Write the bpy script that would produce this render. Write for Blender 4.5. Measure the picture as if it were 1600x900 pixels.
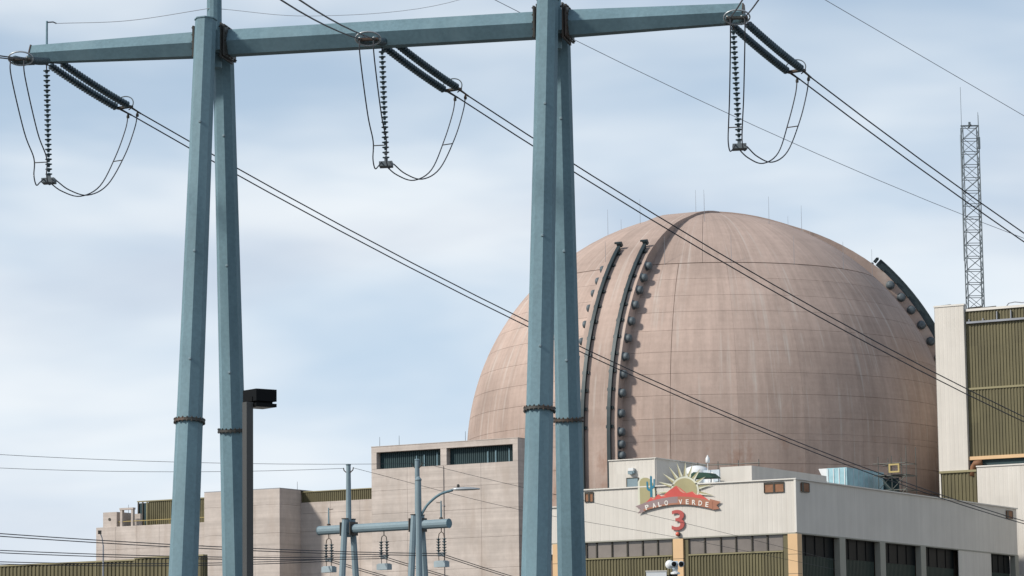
import bpy, bmesh, math, random
from mathutils import Vector, Matrix
random.seed(7)
R_ = math.radians
for o in list(bpy.data.objects):
    bpy.data.objects.remove(o, do_unlink=True)
scene = bpy.context.scene
COL = scene.collection

# ------------------------------------------------------------------ camera
# world: +X runs along the plant's facades (towards the right), +Y into the plant, ground at z = 0
cam_d = bpy.data.cameras.new('camera')
cam = bpy.data.objects.new('camera', cam_d); COL.objects.link(cam)
A, PITCH, ROLL = R_(30.417), R_(7.717), R_(-0.711)
M3 = Matrix(((math.cos(A), -math.sin(A), 0), (math.sin(A), math.cos(A), 0), (0, 0, 1)))
fw = M3 @ Vector((0, math.cos(PITCH), math.sin(PITCH)))
rt = M3 @ Vector((1, 0, 0)); up = M3 @ Vector((0, -math.sin(PITCH), math.cos(PITCH)))
rt, up = math.cos(ROLL)*rt + math.sin(ROLL)*up, -math.sin(ROLL)*rt + math.cos(ROLL)*up
mw = Matrix((rt, up, -fw)).transposed().to_4x4(); mw.translation = (0, 0, 1.7)
cam.matrix_world = mw
cam_d.sensor_width = 36; cam_d.lens = 112.5; cam_d.clip_start = 0.3; cam_d.clip_end = 20000
scene.camera = cam

# ------------------------------------------------------------------ sky, sun, exposure
SUN_AZ_LEFT, SUN_EL = R_(66), R_(36)     # degrees to the left of straight behind the camera
sh = M3 @ Vector((-math.sin(SUN_AZ_LEFT), -math.cos(SUN_AZ_LEFT), 0))
sun_dir = Vector((sh.x*math.cos(SUN_EL), sh.y*math.cos(SUN_EL), math.sin(SUN_EL)))
world = bpy.data.worlds.new('World'); scene.world = world; world.use_nodes = True
wt = world.node_tree; wt.nodes.clear(); WN = wt.nodes.new; WL = wt.links.new
wo = WN('ShaderNodeOutputWorld'); bg = WN('ShaderNodeBackground')
sky = WN('ShaderNodeTexSky'); sky.sky_type = 'NISHITA'; sky.sun_disc = False
sky.sun_elevation = SUN_EL; sky.sun_rotation = math.atan2(sun_dir.x, sun_dir.y)
sky.air_density = 1.0; sky.dust_density = 0.6; sky.ozone_density = 1.0
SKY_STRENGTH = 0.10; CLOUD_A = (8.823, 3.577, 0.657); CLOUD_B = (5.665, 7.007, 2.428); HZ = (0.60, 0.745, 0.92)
bg.inputs['Strength'].default_value = SKY_STRENGTH
tc = WN('ShaderNodeTexCoord'); sxyz = WN('ShaderNodeSeparateXYZ'); WL(tc.outputs['Generated'], sxyz.inputs[0])
def wm(op, x, y=None, clamp=False):
    q = WN('ShaderNodeMath'); q.operation = op; q.use_clamp = clamp
    for i_, w_ in enumerate((x, y)):
        if w_ is None: continue
        if isinstance(w_, (int, float)): q.inputs[i_].default_value = w_
        else: WL(w_, q.inputs[i_])
    return q.outputs[0]
el = wm('MAXIMUM', sxyz.outputs['Z'], 0.0)
den = wm('ADD', el, 0.50)                        # a cloud deck seen in perspective
cv = WN('ShaderNodeCombineXYZ'); WL(wm('DIVIDE', sxyz.outputs['X'], den), cv.inputs[0]); WL(wm('DIVIDE', sxyz.outputs['Y'], den), cv.inputs[1]); WL(wm('MULTIPLY', el, 4.2), cv.inputs[2])
def wnoise(scale, det, rg, off, dist=0.0):
    mp = WN('ShaderNodeMapping'); mp.inputs['Location'].default_value = off; WL(cv.outputs[0], mp.inputs['Vector'])
    n = WN('ShaderNodeTexNoise'); n.inputs['Scale'].default_value = scale; n.inputs['Detail'].default_value = det; n.inputs['Roughness'].default_value = rg; n.inputs['Distortion'].default_value = dist
    WL(mp.outputs[0], n.inputs['Vector']); return n.outputs['Fac']
def wrng(fac, a_, b_, lo=0.0, hi=1.0):
    r = WN('ShaderNodeMapRange'); r.interpolation_type = 'SMOOTHSTEP'
    for nm_, v_ in (('From Min', a_), ('From Max', b_), ('To Min', lo), ('To Max', hi)): r.inputs[nm_].default_value = v_
    WL(fac, r.inputs['Value']); return r.outputs[0]
k = 1.0/SKY_STRENGTH
haze_f = wm('MULTIPLY', wm('POWER', 2.718, wm('MULTIPLY', wm('MULTIPLY', el, el), -12.0)), 0.92)     # pale air towards the horizon, kept low so the upper sky fills less
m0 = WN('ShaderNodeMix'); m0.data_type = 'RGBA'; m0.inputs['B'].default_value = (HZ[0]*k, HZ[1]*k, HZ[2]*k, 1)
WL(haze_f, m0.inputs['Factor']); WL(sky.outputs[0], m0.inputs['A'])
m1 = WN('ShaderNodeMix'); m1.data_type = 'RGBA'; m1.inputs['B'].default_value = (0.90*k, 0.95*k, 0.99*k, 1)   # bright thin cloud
WL(wm('MULTIPLY', wrng(wnoise(3.0, 4, 0.48, CLOUD_A, 0.3), 0.35, 0.66), wrng(el, 0.15, 0.75, 0.9, 0.35)), m1.inputs['Factor']); WL(m0.outputs['Result'], m1.inputs['A'])  # cloud thinned towards the zenith, above the view, to cut the ambient fill
m2 = WN('ShaderNodeMix'); m2.data_type = 'RGBA'; m2.inputs['B'].default_value = (0.52*k, 0.60*k, 0.73*k, 1)   # greyer cloud bellies
WL(wm('MULTIPLY', wrng(wnoise(2.2, 5, 0.48, CLOUD_B, 0.2), 0.48, 0.70), 0.6), m2.inputs['Factor']); WL(m1.outputs['Result'], m2.inputs['A'])
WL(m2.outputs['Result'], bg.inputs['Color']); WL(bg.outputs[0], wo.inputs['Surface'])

sd = bpy.data.lights.new('sun', 'SUN'); sd.energy = 3.9; sd.angle = R_(6); sd.color = (1.0, 0.93, 0.84)
sun = bpy.data.objects.new('sun', sd); COL.objects.link(sun)
sun.rotation_euler = (-sun_dir).to_track_quat('-Z', 'Y').to_euler(); sun.location = sun_dir*300
scene.view_settings.view_transform = 'Standard'; scene.view_settings.look = 'None'
scene.view_settings.gamma = 1; scene.view_settings.use_curve_mapping = False
scene.view_settings.exposure = 0.0

# ------------------------------------------------------------------ materials
def mat(name, col, rough=0.7, metal=0.0, var=0.12, scale=0.6, streak=0.0, stain=None, spec=0.4, bump=0.0, bscale=8.0, rnd=0.0, course=0.0, fine=0.0, fscale=6.0, sheet=0.0, swidth=0.9):
    m = bpy.data.materials.new(name); m.use_nodes = True
    t = m.node_tree; N = t.nodes.new; L = t.links.new
    b = t.nodes['Principled BSDF']
    b.inputs['Roughness'].default_value = rough; b.inputs['Metallic'].default_value = metal
    b.inputs['Specular IOR Level'].default_value = spec
    g = N('ShaderNodeNewGeometry')
    def noise(sc, sv=(1, 1, 1), det=5, rg=0.55):
        mpn = N('ShaderNodeMapping'); mpn.inputs['Scale'].default_value = sv
        L(g.outputs['Position'], mpn.inputs['Vector'])
        n = N('ShaderNodeTexNoise'); n.inputs['Scale'].default_value = sc; n.inputs['Detail'].default_value = det; n.inputs['Roughness'].default_value = rg
        L(mpn.outputs[0], n.inputs['Vector']); return n.outputs['Fac']
    def rng(fac, lo, hi, a=0.3, c=0.7):
        r = N('ShaderNodeMapRange'); r.inputs['From Min'].default_value = a; r.inputs['From Max'].default_value = c
        r.inputs['To Min'].default_value = lo; r.inputs['To Max'].default_value = hi; L(fac, r.inputs['Value']); return r.outputs[0]
    def mul(x, y):
        q = N('ShaderNodeMath'); q.operation = 'MULTIPLY'; L(x, q.inputs[0]); L(y, q.inputs[1]); return q.outputs[0]
    v = rng(noise(scale), 1-var, 1+var)
    if streak: v = mul(v, rng(noise(1.0, (1.6, 1.6, 0.07), 4), 1-streak, 1+streak))
    if course: v = mul(v, rng(noise(1.0, (0.05, 0.05, 3.2), 3, 0.7), 1-course, 1+course))
    if fine: v = mul(v, rng(noise(fscale, (1, 1, 1), 3, 0.6), 1-fine, 1+fine))
    if sheet:                                            # sheet to sheet differences in the cladding
        sn = N('ShaderNodeVectorMath'); sn.operation = 'SNAP'; L(g.outputs['Position'], sn.inputs[0]); sn.inputs[1].default_value = (swidth, swidth*40, 7.0)
        wn = N('ShaderNodeTexWhiteNoise'); wn.noise_dimensions = '3D'; L(sn.outputs[0], wn.inputs['Vector']); v = mul(v, rng(wn.outputs['Value'], 1-sheet, 1+sheet, 0, 1))
    if rnd:
        oi = N('ShaderNodeObjectInfo'); v = mul(v, rng(oi.outputs['Random'], 1-rnd, 1+rnd, 0, 1))
    cn = N('ShaderNodeVectorMath'); cn.operation = 'SCALE'; cn.inputs[0].default_value = col[:3]; L(v, cn.inputs['Scale'])
    out = cn.outputs[0]
    if stain:
        sc, amt, lo, hi = stain
        mxn = N('ShaderNodeMix'); mxn.data_type = 'RGBA'; mxn.inputs['B'].default_value = (*sc, 1)
        f = rng(noise(0.7, (1.3, 1.3, 0.22), 6, 0.6), 0, amt, lo, hi)
        L(f, mxn.inputs['Factor']); L(out, mxn.inputs['A']); out = mxn.outputs['Result']
    L(out, b.inputs['Base Color'])
    if bump:
        bn = N('ShaderNodeBump'); bn.inputs['Strength'].default_value = bump; bn.inputs['Distance'].default_value = 0.03
        L(noise(bscale), bn.inputs['Height']); L(bn.outputs[0], b.inputs['Normal'])
    return m

M = {}
M['concrete'] = mat('pale_concrete', (0.50, 0.447, 0.405), 0.9, var=0.11, scale=0.4, streak=0.035, course=0.11, stain=((0.40, 0.335, 0.285), 0.6, 0.50, 0.72), rnd=0.02, fine=0.05, fscale=2.2, bump=0.25, bscale=3)
M['cjoint'] = mat('concrete_joint', (0.36, 0.31, 0.27), 0.95)
M['core'] = mat('joint_concrete', (0.16, 0.125, 0.105), 0.95)
M['dome_joint'] = mat('dome_joint', (0.21, 0.155, 0.13), 0.95)
M['white'] = mat('cream_cladding', (0.60, 0.575, 0.525), 0.55, var=0.05, scale=0.4, streak=0.045, sheet=0.025, swidth=1.2, stain=((0.50, 0.46, 0.40), 0.35, 0.56, 0.76))
M['trim'] = mat('pale_trim', (0.66, 0.64, 0.59), 0.5, var=0.04)
M['olive'] = mat('olive_cladding', (0.128, 0.114, 0.058), 0.5, var=0.10, scale=0.4, streak=0.10, sheet=0.09, swidth=0.9)
M['olive_trim'] = mat('olive_trim', (0.26, 0.235, 0.13), 0.5, var=0.05)
M['green'] = mat('dark_green_cladding', (0.014, 0.032, 0.022), 0.5)
M['orange'] = mat('orange_paint', (0.66, 0.45, 0.25), 0.6, var=0.05)
M['post'] = mat('grey_green_paint', (0.30, 0.30, 0.255), 0.6, var=0.05)
M['pane'] = mat('blind_window', (0.20, 0.175, 0.155), 0.14, var=0.14, scale=0.7, spec=0.6, rnd=0.16)
M['dark_glass'] = mat('dark_glass', (0.008, 0.010, 0.011), 0.5, spec=0.1)
M['frame'] = mat('dark_frame', (0.05, 0.045, 0.035), 0.5)
M['louvre'] = mat('teal_louvre', (0.016, 0.045, 0.052), 0.5)
M['vent'] = mat('brown_vent', (0.24, 0.12, 0.065), 0.7, var=0.2, scale=2)
M['roofing'] = mat('roofing', (0.35, 0.33, 0.30), 0.9)
M['steel'] = mat('galvanised_steel', (0.142, 0.232, 0.272), 0.62, metal=0.0, var=0.12, scale=0.35, streak=0.06, fine=0.10, fscale=9, spec=0.2, stain=((0.21, 0.315, 0.355), 0.5, 0.50, 0.72))
M['steel2'] = mat('galvanised_steel_pale', (0.19, 0.265, 0.30), 0.6, metal=0.0, var=0.08, scale=0.8, fine=0.05)
M['dark_steel'] = mat('dark_steel', (0.05, 0.05, 0.045), 0.55, metal=0.2, var=0.25, scale=5, stain=((0.11, 0.055, 0.03), 0.6, 0.48, 0.66))
M['rail'] = mat('rail_steel', (0.028, 0.044, 0.05), 0.5, metal=0.2)
M['capm'] = mat('cap_steel', (0.10, 0.125, 0.14), 0.6, metal=0.1, var=0.25, scale=3)
M['porcelain'] = mat('porcelain', (0.05, 0.085, 0.10), 0.25, var=0.2, scale=4, spec=0.6, rnd=0.15)
M['wire'] = mat('wire', (0.05, 0.055, 0.065), 0.6, metal=0.2)
M['wire_pale'] = mat('wire_pale', (0.26, 0.28, 0.31), 0.6, metal=0.2)
M['ring'] = mat('aluminium', (0.42, 0.46, 0.48), 0.4, metal=0.5)
M['black'] = mat('black_paint', (0.006, 0.007, 0.008), 0.6, spec=0.1)
M['bronze'] = mat('bronze_paint', (0.06, 0.062, 0.06), 0.5, var=0.08)
M['lens'] = mat('lamp_lens', (0.35, 0.37, 0.36), 0.3)
M['weight'] = mat('weight_block', (0.30, 0.37, 0.40), 0.7)
M['tarp'] = mat('blue_tarp', (0.30, 0.50, 0.56), 0.55, var=0.15, scale=1.5)
M['scaf'] = mat('scaffold_tube', (0.10, 0.11, 0.10), 0.5, metal=0.3)
M['yellow'] = mat('yellow_paint', (0.42, 0.33, 0.13), 0.5)
M['unit'] = mat('white_metal', (0.72, 0.75, 0.76), 0.4)
M['pale_blue'] = mat('pale_blue_metal', (0.50, 0.58, 0.64), 0.5)
M['tarp_green'] = mat('green_canvas', (0.025, 0.07, 0.05), 0.8)
M['lattice'] = mat('lattice_steel', (0.13, 0.16, 0.175), 0.5, metal=0.3)
M['khaki'] = mat('khaki_paint', (0.36, 0.33, 0.18), 0.6)
M['ray'] = mat('pale_ray_paint', (0.60, 0.61, 0.50), 0.6)
M['red'] = mat('red_paint', (0.58, 0.09, 0.075), 0.6)
M['red_dark'] = mat('deep_red_paint', (0.42, 0.085, 0.075), 0.6)
M['pink'] = mat('peach_paint', (0.62, 0.30, 0.22), 0.6)
M['teal'] = mat('teal_paint', (0.02, 0.17, 0.26), 0.6)
M['mauve'] = mat('mauve_paint', (0.28, 0.21, 0.21), 0.6)
M['rust'] = mat('rust_paint', (0.36, 0.16, 0.10), 0.6)
M['lettering'] = mat('white_lettering', (0.80, 0.78, 0.72), 0.6)
M['redlens'] = mat('red_lens', (0.75, 0.18, 0.12), 0.25)
M['ground'] = mat('desert_gravel', (0.12, 0.11, 0.097), 0.95, var=0.18, scale=0.08, fine=0.15, fscale=1.5)

def dome_material():
    m = bpy.data.materials.new('dome_concrete'); m.use_nodes = True
    t = m.node_tree; N = t.nodes.new; L = t.links.new; b = t.nodes['Principled BSDF']
    b.inputs['Roughness'].default_value = 0.92; b.inputs['Specular IOR Level'].default_value = 0.25
    g = N('ShaderNodeNewGeometry')
    sub = N('ShaderNodeVectorMath'); sub.operation = 'SUBTRACT'; L(g.outputs['Position'], sub.inputs[0]); sub.inputs[1].default_value = DC
    sx = N('ShaderNodeSeparateXYZ'); L(sub.outputs[0], sx.inputs[0])
    def ma(op, x, y=None):
        q = N('ShaderNodeMath'); q.operation = op
        for i, w in enumerate((x, y)):
            if w is None: continue
            if isinstance(w, (int, float)): q.inputs[i].default_value = w
            else: L(w, q.inputs[i])
        return q.outputs[0]
    az = ma('ARCTAN2', sx.outputs['Y'], sx.outputs['X'])
    ln = N('ShaderNodeVectorMath'); ln.operation = 'LENGTH'; L(sub.outputs[0], ln.inputs[0])
    el = ma('DIVIDE', sx.outputs['Z'], 23.5)
    cb = N('ShaderNodeCombineXYZ'); L(ma('MULTIPLY', az, 23.5), cb.inputs[0]); L(ma('MULTIPLY', el, 23.5), cb.inputs[1])
    def noise(sc, sv, det=5, rg=0.55, src=None):
        mpn = N('ShaderNodeMapping'); mpn.inputs['Scale'].default_value = sv; L(src or cb.outputs[0], mpn.inputs['Vector'])
        n = N('ShaderNodeTexNoise'); n.inputs['Scale'].default_value = sc; n.inputs['Detail'].default_value = det; n.inputs['Roughness'].default_value = rg
        L(mpn.outputs[0], n.inputs['Vector']); return n.outputs['Fac']
    def rng(fac, lo, hi, a=0.3, c=0.7):
        r = N('ShaderNodeMapRange'); r.inputs['From Min'].default_value = a; r.inputs['From Max'].default_value = c
        r.inputs['To Min'].default_value = lo; r.inputs['To Max'].default_value = hi; L(fac, r.inputs['Value']); return r.outputs[0]
    oi = N('ShaderNodeObjectInfo')
    v = rng(noise(0.12, (1, 1, 1), src=g.outputs['Position']), 0.84, 1.16)
    v = ma('MULTIPLY', v, rng(noise(1.0, (1.3, 0.13, 1), 6, 0.65), 0.87, 1.13))
    v = ma('MULTIPLY', v, rng(noise(1.0, (0.06, 2.2, 1), 4, 0.6), 0.96, 1.04))
    v = ma('MULTIPLY', v, rng(oi.outputs['Random'], 0.965, 1.035, 0, 1))
    v = ma('MULTIPLY', v, rng(noise(2.5, (1, 1, 1), 4, 0.65, g.outputs['Position']), 0.95, 1.05))
    cn = N('ShaderNodeVectorMath'); cn.operation = 'SCALE'; cn.inputs[0].default_value = (0.41, 0.32, 0.274); L(v, cn.inputs['Scale'])
    # pale lime runs
    m1 = N('ShaderNodeMix'); m1.data_type = 'RGBA'; m1.inputs['B'].default_value = (0.52, 0.475, 0.43, 1)
    f1 = ma('MULTIPLY', rng(noise(1.0, (1.7, 0.05, 1), 4, 0.6), 0, 0.9, 0.55, 0.70), rng(noise(1.0, (0.3, 0.22, 1), 4), 0.0, 1.0, 0.40, 0.56))
    L(f1, m1.inputs['Factor']); L(cn.outputs[0], m1.inputs['A'])
    # rust bloom low on the drum
    m2 = N('ShaderNodeMix'); m2.data_type = 'RGBA'; m2.inputs['B'].default_value = (0.27, 0.13, 0.075, 1)
    f2 = ma('MULTIPLY', rng(noise(1.0, (0.5, 0.25, 1), 5, 0.65), 0, 0.6, 0.56, 0.74), rng(sx.outputs['Z'], 1, 0, -1.5, 3.5))
    L(f2, m2.inputs['Factor']); L(m1.outputs['Result'], m2.inputs['A'])
    L(m2.outputs['Result'], b.inputs['Base Color'])
    bn = N('ShaderNodeBump'); bn.inputs['Strength'].default_value = 0.3; bn.inputs['Distance'].default_value = 0.04
    L(noise(2.0, (1, 1, 1), 5, 0.6, g.outputs['Position']), bn.inputs['Height']); L(bn.outputs[0], b.inputs['Normal'])
    return m
DC = Vector((-140.43, 276.56, 27.05)); DR = 23.5
M['dome'] = dome_material()

# ------------------------------------------------------------------ mesh helpers
class MB:
    def __init__(s): s.v = []; s.f = []
    def add(s, vs, fs):
        n = len(s.v); s.v += [tuple(p) for p in vs]; s.f += [tuple(n+i for i in q) for q in fs]; return s
    def box(s, x0, x1, y0, y1, z0, z1):
        return s.add([(x0,y0,z0),(x1,y0,z0),(x1,y1,z0),(x0,y1,z0),(x0,y0,z1),(x1,y0,z1),(x1,y1,z1),(x0,y1,z1)],
                     [(0,3,2,1),(4,5,6,7),(0,1,5,4),(1,2,6,5),(2,3,7,6),(3,0,4,7)])
    def obox(s, c, ax, ay, az, hx, hy, hz):
        c, ax, ay, az = Vector(c), Vector(ax), Vector(ay), Vector(az)
        vs = [c+ax*hx*i+ay*hy*j+az*hz*k for k in (-1,1) for i, j in ((-1,-1),(1,-1),(1,1),(-1,1))]
        return s.add(vs, [(0,3,2,1),(4,5,6,7),(0,1,5,4),(1,2,6,5),(2,3,7,6),(3,0,4,7)])
    def cone(s, p0, p1, r0, r1, n=8, rot=0.0, ref=None, caps=True):
        p0, p1 = Vector(p0), Vector(p1); d = (p1-p0).normalized()
        ref = Vector(ref) if ref is not None else (Vector((0,0,1)) if abs(d.z) < 0.9 else Vector((1,0,0)))
        u = (ref-d*ref.dot(d)).normalized(); w = d.cross(u)
        vs = []
        for p, r in ((p0,r0),(p1,r1)):
            for i in range(n):
                a = rot+2*math.pi*i/n; vs.append(p+(u*math.cos(a)+w*math.sin(a))*r)
        fs = [(i,(i+1)%n,n+(i+1)%n,n+i) for i in range(n)]
        if caps: fs += [tuple(range(n-1,-1,-1)), tuple(range(n,2*n))]
        return s.add(vs, fs)
    def tube(s, pts, r, n=6):
        pts = [Vector(p) for p in pts]; vs = []; u = None
        for i, p in enumerate(pts):
            d = (pts[min(i+1,len(pts)-1)]-pts[max(i-1,0)]).normalized()
            if u is None: u = d.orthogonal().normalized()
            u = (u-d*u.dot(d)).normalized(); w = d.cross(u)
            for k in range(n):
                a = 2*math.pi*k/n; vs.append(p+(u*math.cos(a)+w*math.sin(a))*r)
        m = len(pts); fs = []
        for i in range(m-1):
            for k in range(n): fs.append((i*n+k, i*n+(k+1)%n, (i+1)*n+(k+1)%n, (i+1)*n+k))
        fs += [tuple(range(n-1,-1,-1)), tuple(range((m-1)*n, m*n))]
        return s.add(vs, fs)
    def lathe(s, prof, n=14, o=(0,0,0), ax=(0,0,1)):
        o, ax = Vector(o), Vector(ax).normalized(); u = ax.orthogonal().normalized(); w = ax.cross(u)
        vs = [o+ax*h+(u*math.cos(2*math.pi*k/n)+w*math.sin(2*math.pi*k/n))*max(r,1e-4) for r, h in prof for k in range(n)]
        fs = [(i*n+k, i*n+(k+1)%n, (i+1)*n+(k+1)%n, (i+1)*n+k) for i in range(len(prof)-1) for k in range(n)]
        fs += [tuple(range(n-1,-1,-1)), tuple(range((len(prof)-1)*n, len(prof)*n))]
        return s.add(vs, fs)
    def extrude(s, poly, y0, y1):                        # outline in (x, z), thickness along y
        n = len(poly)
        area = sum(poly[i][0]*poly[(i+1)%n][1]-poly[(i+1)%n][0]*poly[i][1] for i in range(n))
        if area < 0: poly = poly[::-1]
        vs = [(x,y0,z) for x,z in poly]+[(x,y1,z) for x,z in poly]
        return s.add(vs, [tuple(range(n)), tuple(range(2*n-1,n-1,-1))]+[(i,n+i,n+(i+1)%n,(i+1)%n) for i in range(n)])
    def corrugated(s, p0, p1, z0, z1, pitch, depth, duty=0.5, slope=0.12, back=0.06):
        """folded sheet from p0 to p1 (plan points); ribs stand out on the right-hand side of p0 -> p1"""
        p0, p1 = Vector((*p0,0)), Vector((*p1,0)); d = p1-p0; Ln = d.length; d.normalize(); nrm = Vector((d.y,-d.x,0))
        cnt = max(1, round(Ln/pitch)); pt = Ln/cnt; prof = []
        for i in range(cnt):
            b0 = i*pt; g = pt*(1-duty)/2; q = pt*slope
            prof += [(b0,0),(b0+g-q/2,0),(b0+g+q/2,depth),(b0+pt-g-q/2,depth),(b0+pt-g+q/2,0)]
        prof.append((Ln,0))
        vs = []
        for t, o in prof:
            p = p0+d*t+nrm*o; vs += [(p.x,p.y,z0),(p.x,p.y,z1)]
        m = len(prof); fs = [(2*i,2*i+2,2*i+3,2*i+1) for i in range(m-1)]
        a, b = p0-nrm*back, p1-nrm*back
        vs += [(a.x,a.y,z0),(a.x,a.y,z1),(b.x,b.y,z0),(b.x,b.y,z1)]; e = 2*m
        fs += [(e,e+1,e+3,e+2),(e,0,1,e+1),(2*m-2,e+2,e+3,2*m-1)]
        fs.append(tuple([2*i+1 for i in range(m)]+[e+3,e+1])); fs.append(tuple([e,e+2]+[2*i for i in range(m-1,-1,-1)]))
        return s.add(vs, fs)
    def mesh(s, name, m, smooth=False, auto=None):
        me = bpy.data.meshes.new(name); me.from_pydata(s.v, [], s.f); me.update()
        if m: me.materials.append(M[m])
        if smooth:
            for p in me.polygons: p.use_smooth = True
        return me
    def build(s, name, m, parent=None, smooth=False):
        return link(name, s.mesh(name, m, smooth), parent)

def link(name, me, parent=None):
    o = bpy.data.objects.new(name, me); COL.objects.link(o)
    if parent: o.parent = parent; o.matrix_parent_inverse = Matrix.Identity(4) if parent.matrix_world == Matrix.Identity(4) else parent.matrix_world.inverted()
    return o
def tag(o, label, cat, group=None):
    o['label'] = label; o['category'] = cat
    if group: o['group'] = group
    return o
def thing(name, label, cat, loc=(0,0,0), group=None):
    o = bpy.data.objects.new(name, None); COL.objects.link(o); o.location = loc; o.matrix_world = Matrix.Translation(loc)
    o.empty_display_size = 0.2
    return tag(o, label, cat, group)
def inst(name, me, parent, mtx):
    """another copy of a shared mesh, placed by a world matrix"""
    o = bpy.data.objects.new(name, me); COL.objects.link(o)
    o.parent = parent; o.matrix_parent_inverse = parent.matrix_world.inverted() if parent else Matrix.Identity(4)
    o.matrix_basis = mtx; return o
def frame(o, x, y, z):
    m = Matrix((Vector(x), Vector(y), Vector(z))).transposed().to_4x4(); m.translation = Vector(o); return m
def along(p, d):
    d = Vector(d).normalized(); u = d.orthogonal().normalized(); return frame(p, u, d.cross(u), d)
def struct(o): o['kind'] = 'structure'; return o
def B(name, m, parent, *a): return MB().box(*a).build(name, m, parent)

# ------------------------------------------------------------------ ground
g = MB(); n = 64; ring = [(6000*math.cos(2*math.pi*i/n)-80, 6000*math.sin(2*math.pi*i/n)+150, 0) for i in range(n)]
g.add(ring, [tuple(range(n))]); struct(g.build('ground', 'ground'))

# ------------------------------------------------------------------ containment dome
dome = thing('containment_building', 'large pinkish brown concrete dome with raised ribs, behind the cream building', 'reactor dome', (DC.x, DC.y, 0))
CAMAZ = -63.08
def sp(az, el, r=DR): return Vector((DC.x+r*math.cos(R_(el))*math.cos(R_(az)), DC.y+r*math.cos(R_(el))*math.sin(R_(az)), DC.z+r*math.sin(R_(el))))
def cy(az, z, r=DR): return Vector((DC.x+r*math.cos(R_(az)), DC.y+r*math.sin(R_(az)), z))
core = MB(); prof = []
n = 96; rows = [(DR-0.05, -DC.z)]+[(DR-0.05, 0)]+[((DR-0.05)*math.cos(R_(e)), (DR-0.05)*math.sin(R_(e))) for e in range(4, 90, 4)]+[(0.02, DR-0.05)]
core.lathe(rows, 96, (DC.x, DC.y, DC.z)); core.build('shell', 'dome_joint', dome, True)
def shell_piece(az0, az1, a0, a1, dome_part, gus, gv, nu=5, nv=3, name='concrete_panel'):
    gl, gr_ = gus
    """one curved concrete panel, 8 cm thick, with a joint gap all round"""
    vs = []; fs = []
    for r in (DR, DR-0.10):
        for j in range(nv+1):
            for i in range(nu+1):
                if dome_part:
                    el = a0+gv+(a1-a0-2*gv)*j/nv; cq = max(0.12, math.cos(R_(el)))
                    vs.append(sp(az0+gl/cq+(az1-az0-(gl+gr_)/cq)*i/nu, el, r))
                else:
                    z = a0+gv+(a1-a0-2*gv)*j/nv; vs.append(cy(az0+gl+(az1-az0-gl-gr_)*i/nu, z, r))
    w = nu+1; N0 = w*(nv+1)
    for j in range(nv):
        for i in range(nu): fs.append((j*w+i, j*w+i+1, (j+1)*w+i+1, (j+1)*w+i))
    rim = [i for i in range(w)]+[j*w+nu for j in range(1, nv+1)]+[nv*w+i for i in range(nu-1, -1, -1)]+[j*w for j in range(nv-1, 0, -1)]
    base = len(vs); vs += [vs[q] for q in rim]+[vs[N0+q] for q in rim]; nr_ = len(rim)
    for q in range(nr_): fs.append((base+q, base+nr_+q, base+nr_+(q+1) % nr_, base+(q+1) % nr_))
    vs = vs[:N0]+vs[base:]; fs = [tuple(i if i < N0 else i-N0 for i in f_) for f_ in fs]
    o = MB().add(vs, fs).build(name, 'dome', dome)
    me = o.data; k = nu*nv
    for p in me.polygons:
        if p.index < k: p.use_smooth = True
    return o
ELS = [44.4, 39.1, 33.9, 29.3, 24.4, 19.0, 13.8, 8.8, 3.6, -1.3]
seams = [-71.5+15*i for i in range(-7, 8)]
GU = lambda si: (0.055 if si == 7 else 0.012, 0.055 if si == 6 else 0.012)
for si in range(len(seams)-1):
    a0, a1 = seams[si], seams[si+1]
    if a1 < -63-112 or a0 > -63+112: continue
    for j in range(len(ELS)-1):
        e1, e0 = ELS[j], ELS[j+1]
        if e0 < 0: continue
        shell_piece(a0, a1, e0, e1, True, GU(si), 0.03)
    z0 = DR*math.sin(R_(3.6)); zz = [z0, -0.55, -2.7, -4.9, -7.1, -9.3]
    # the drum follows the sphere to the spring line, then runs straight down
    for j in range(len(zz)-1):
        if j == 0: shell_piece(a0, a1, 0.001, 3.6, True, GU(si), 0.03)
        zt = DC.z+(0.0 if j == 0 else zz[j]); shell_piece(a0, a1, DC.z+zz[j+1], zt, False, GU(si), 0.0 if j == 0 else 0.016, 5, 1)
for i in range(10):                                     # the ten segments of the crown
    shell_piece(-64+36*i, -64+36*(i+1), 44.6, 84, True, (0.04, 0.02) if i == 0 else (0.02, 0.04) if i == 9 else (0.008, 0.008), 0.08, 10, 10, 'crown_segment')
MB().lathe([(DR*math.cos(R_(84.2)), DR*math.sin(R_(84.2))-0.05), (DR*math.cos(R_(84.2)), DR*math.sin(R_(84.2))), (1.2, DR-0.03), (0.05, DR)], 32, DC).build('crown_plug', 'dome', dome, True)
# dark construction joint that runs down the front
def strip_on(az, e0, e1, zlow, w, nm, m):
    pts = [sp(az, e, DR+0.004) for e in range(int(e0), int(e1)-1, -2)]
    pts += [cy(az, DC.z+zlow, DR+0.004)]
    t = Vector((-math.sin(R_(az)), math.cos(R_(az)), 0)); mb = MB(); vs = []
    for p in pts: vs += [p-t*w/2, p+t*w/2]
    mb.add(vs, [(2*i, 2*i+1, 2*i+3, 2*i+2) for i in range(len(pts)-1)]); return mb.build(nm, m, dome)
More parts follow.
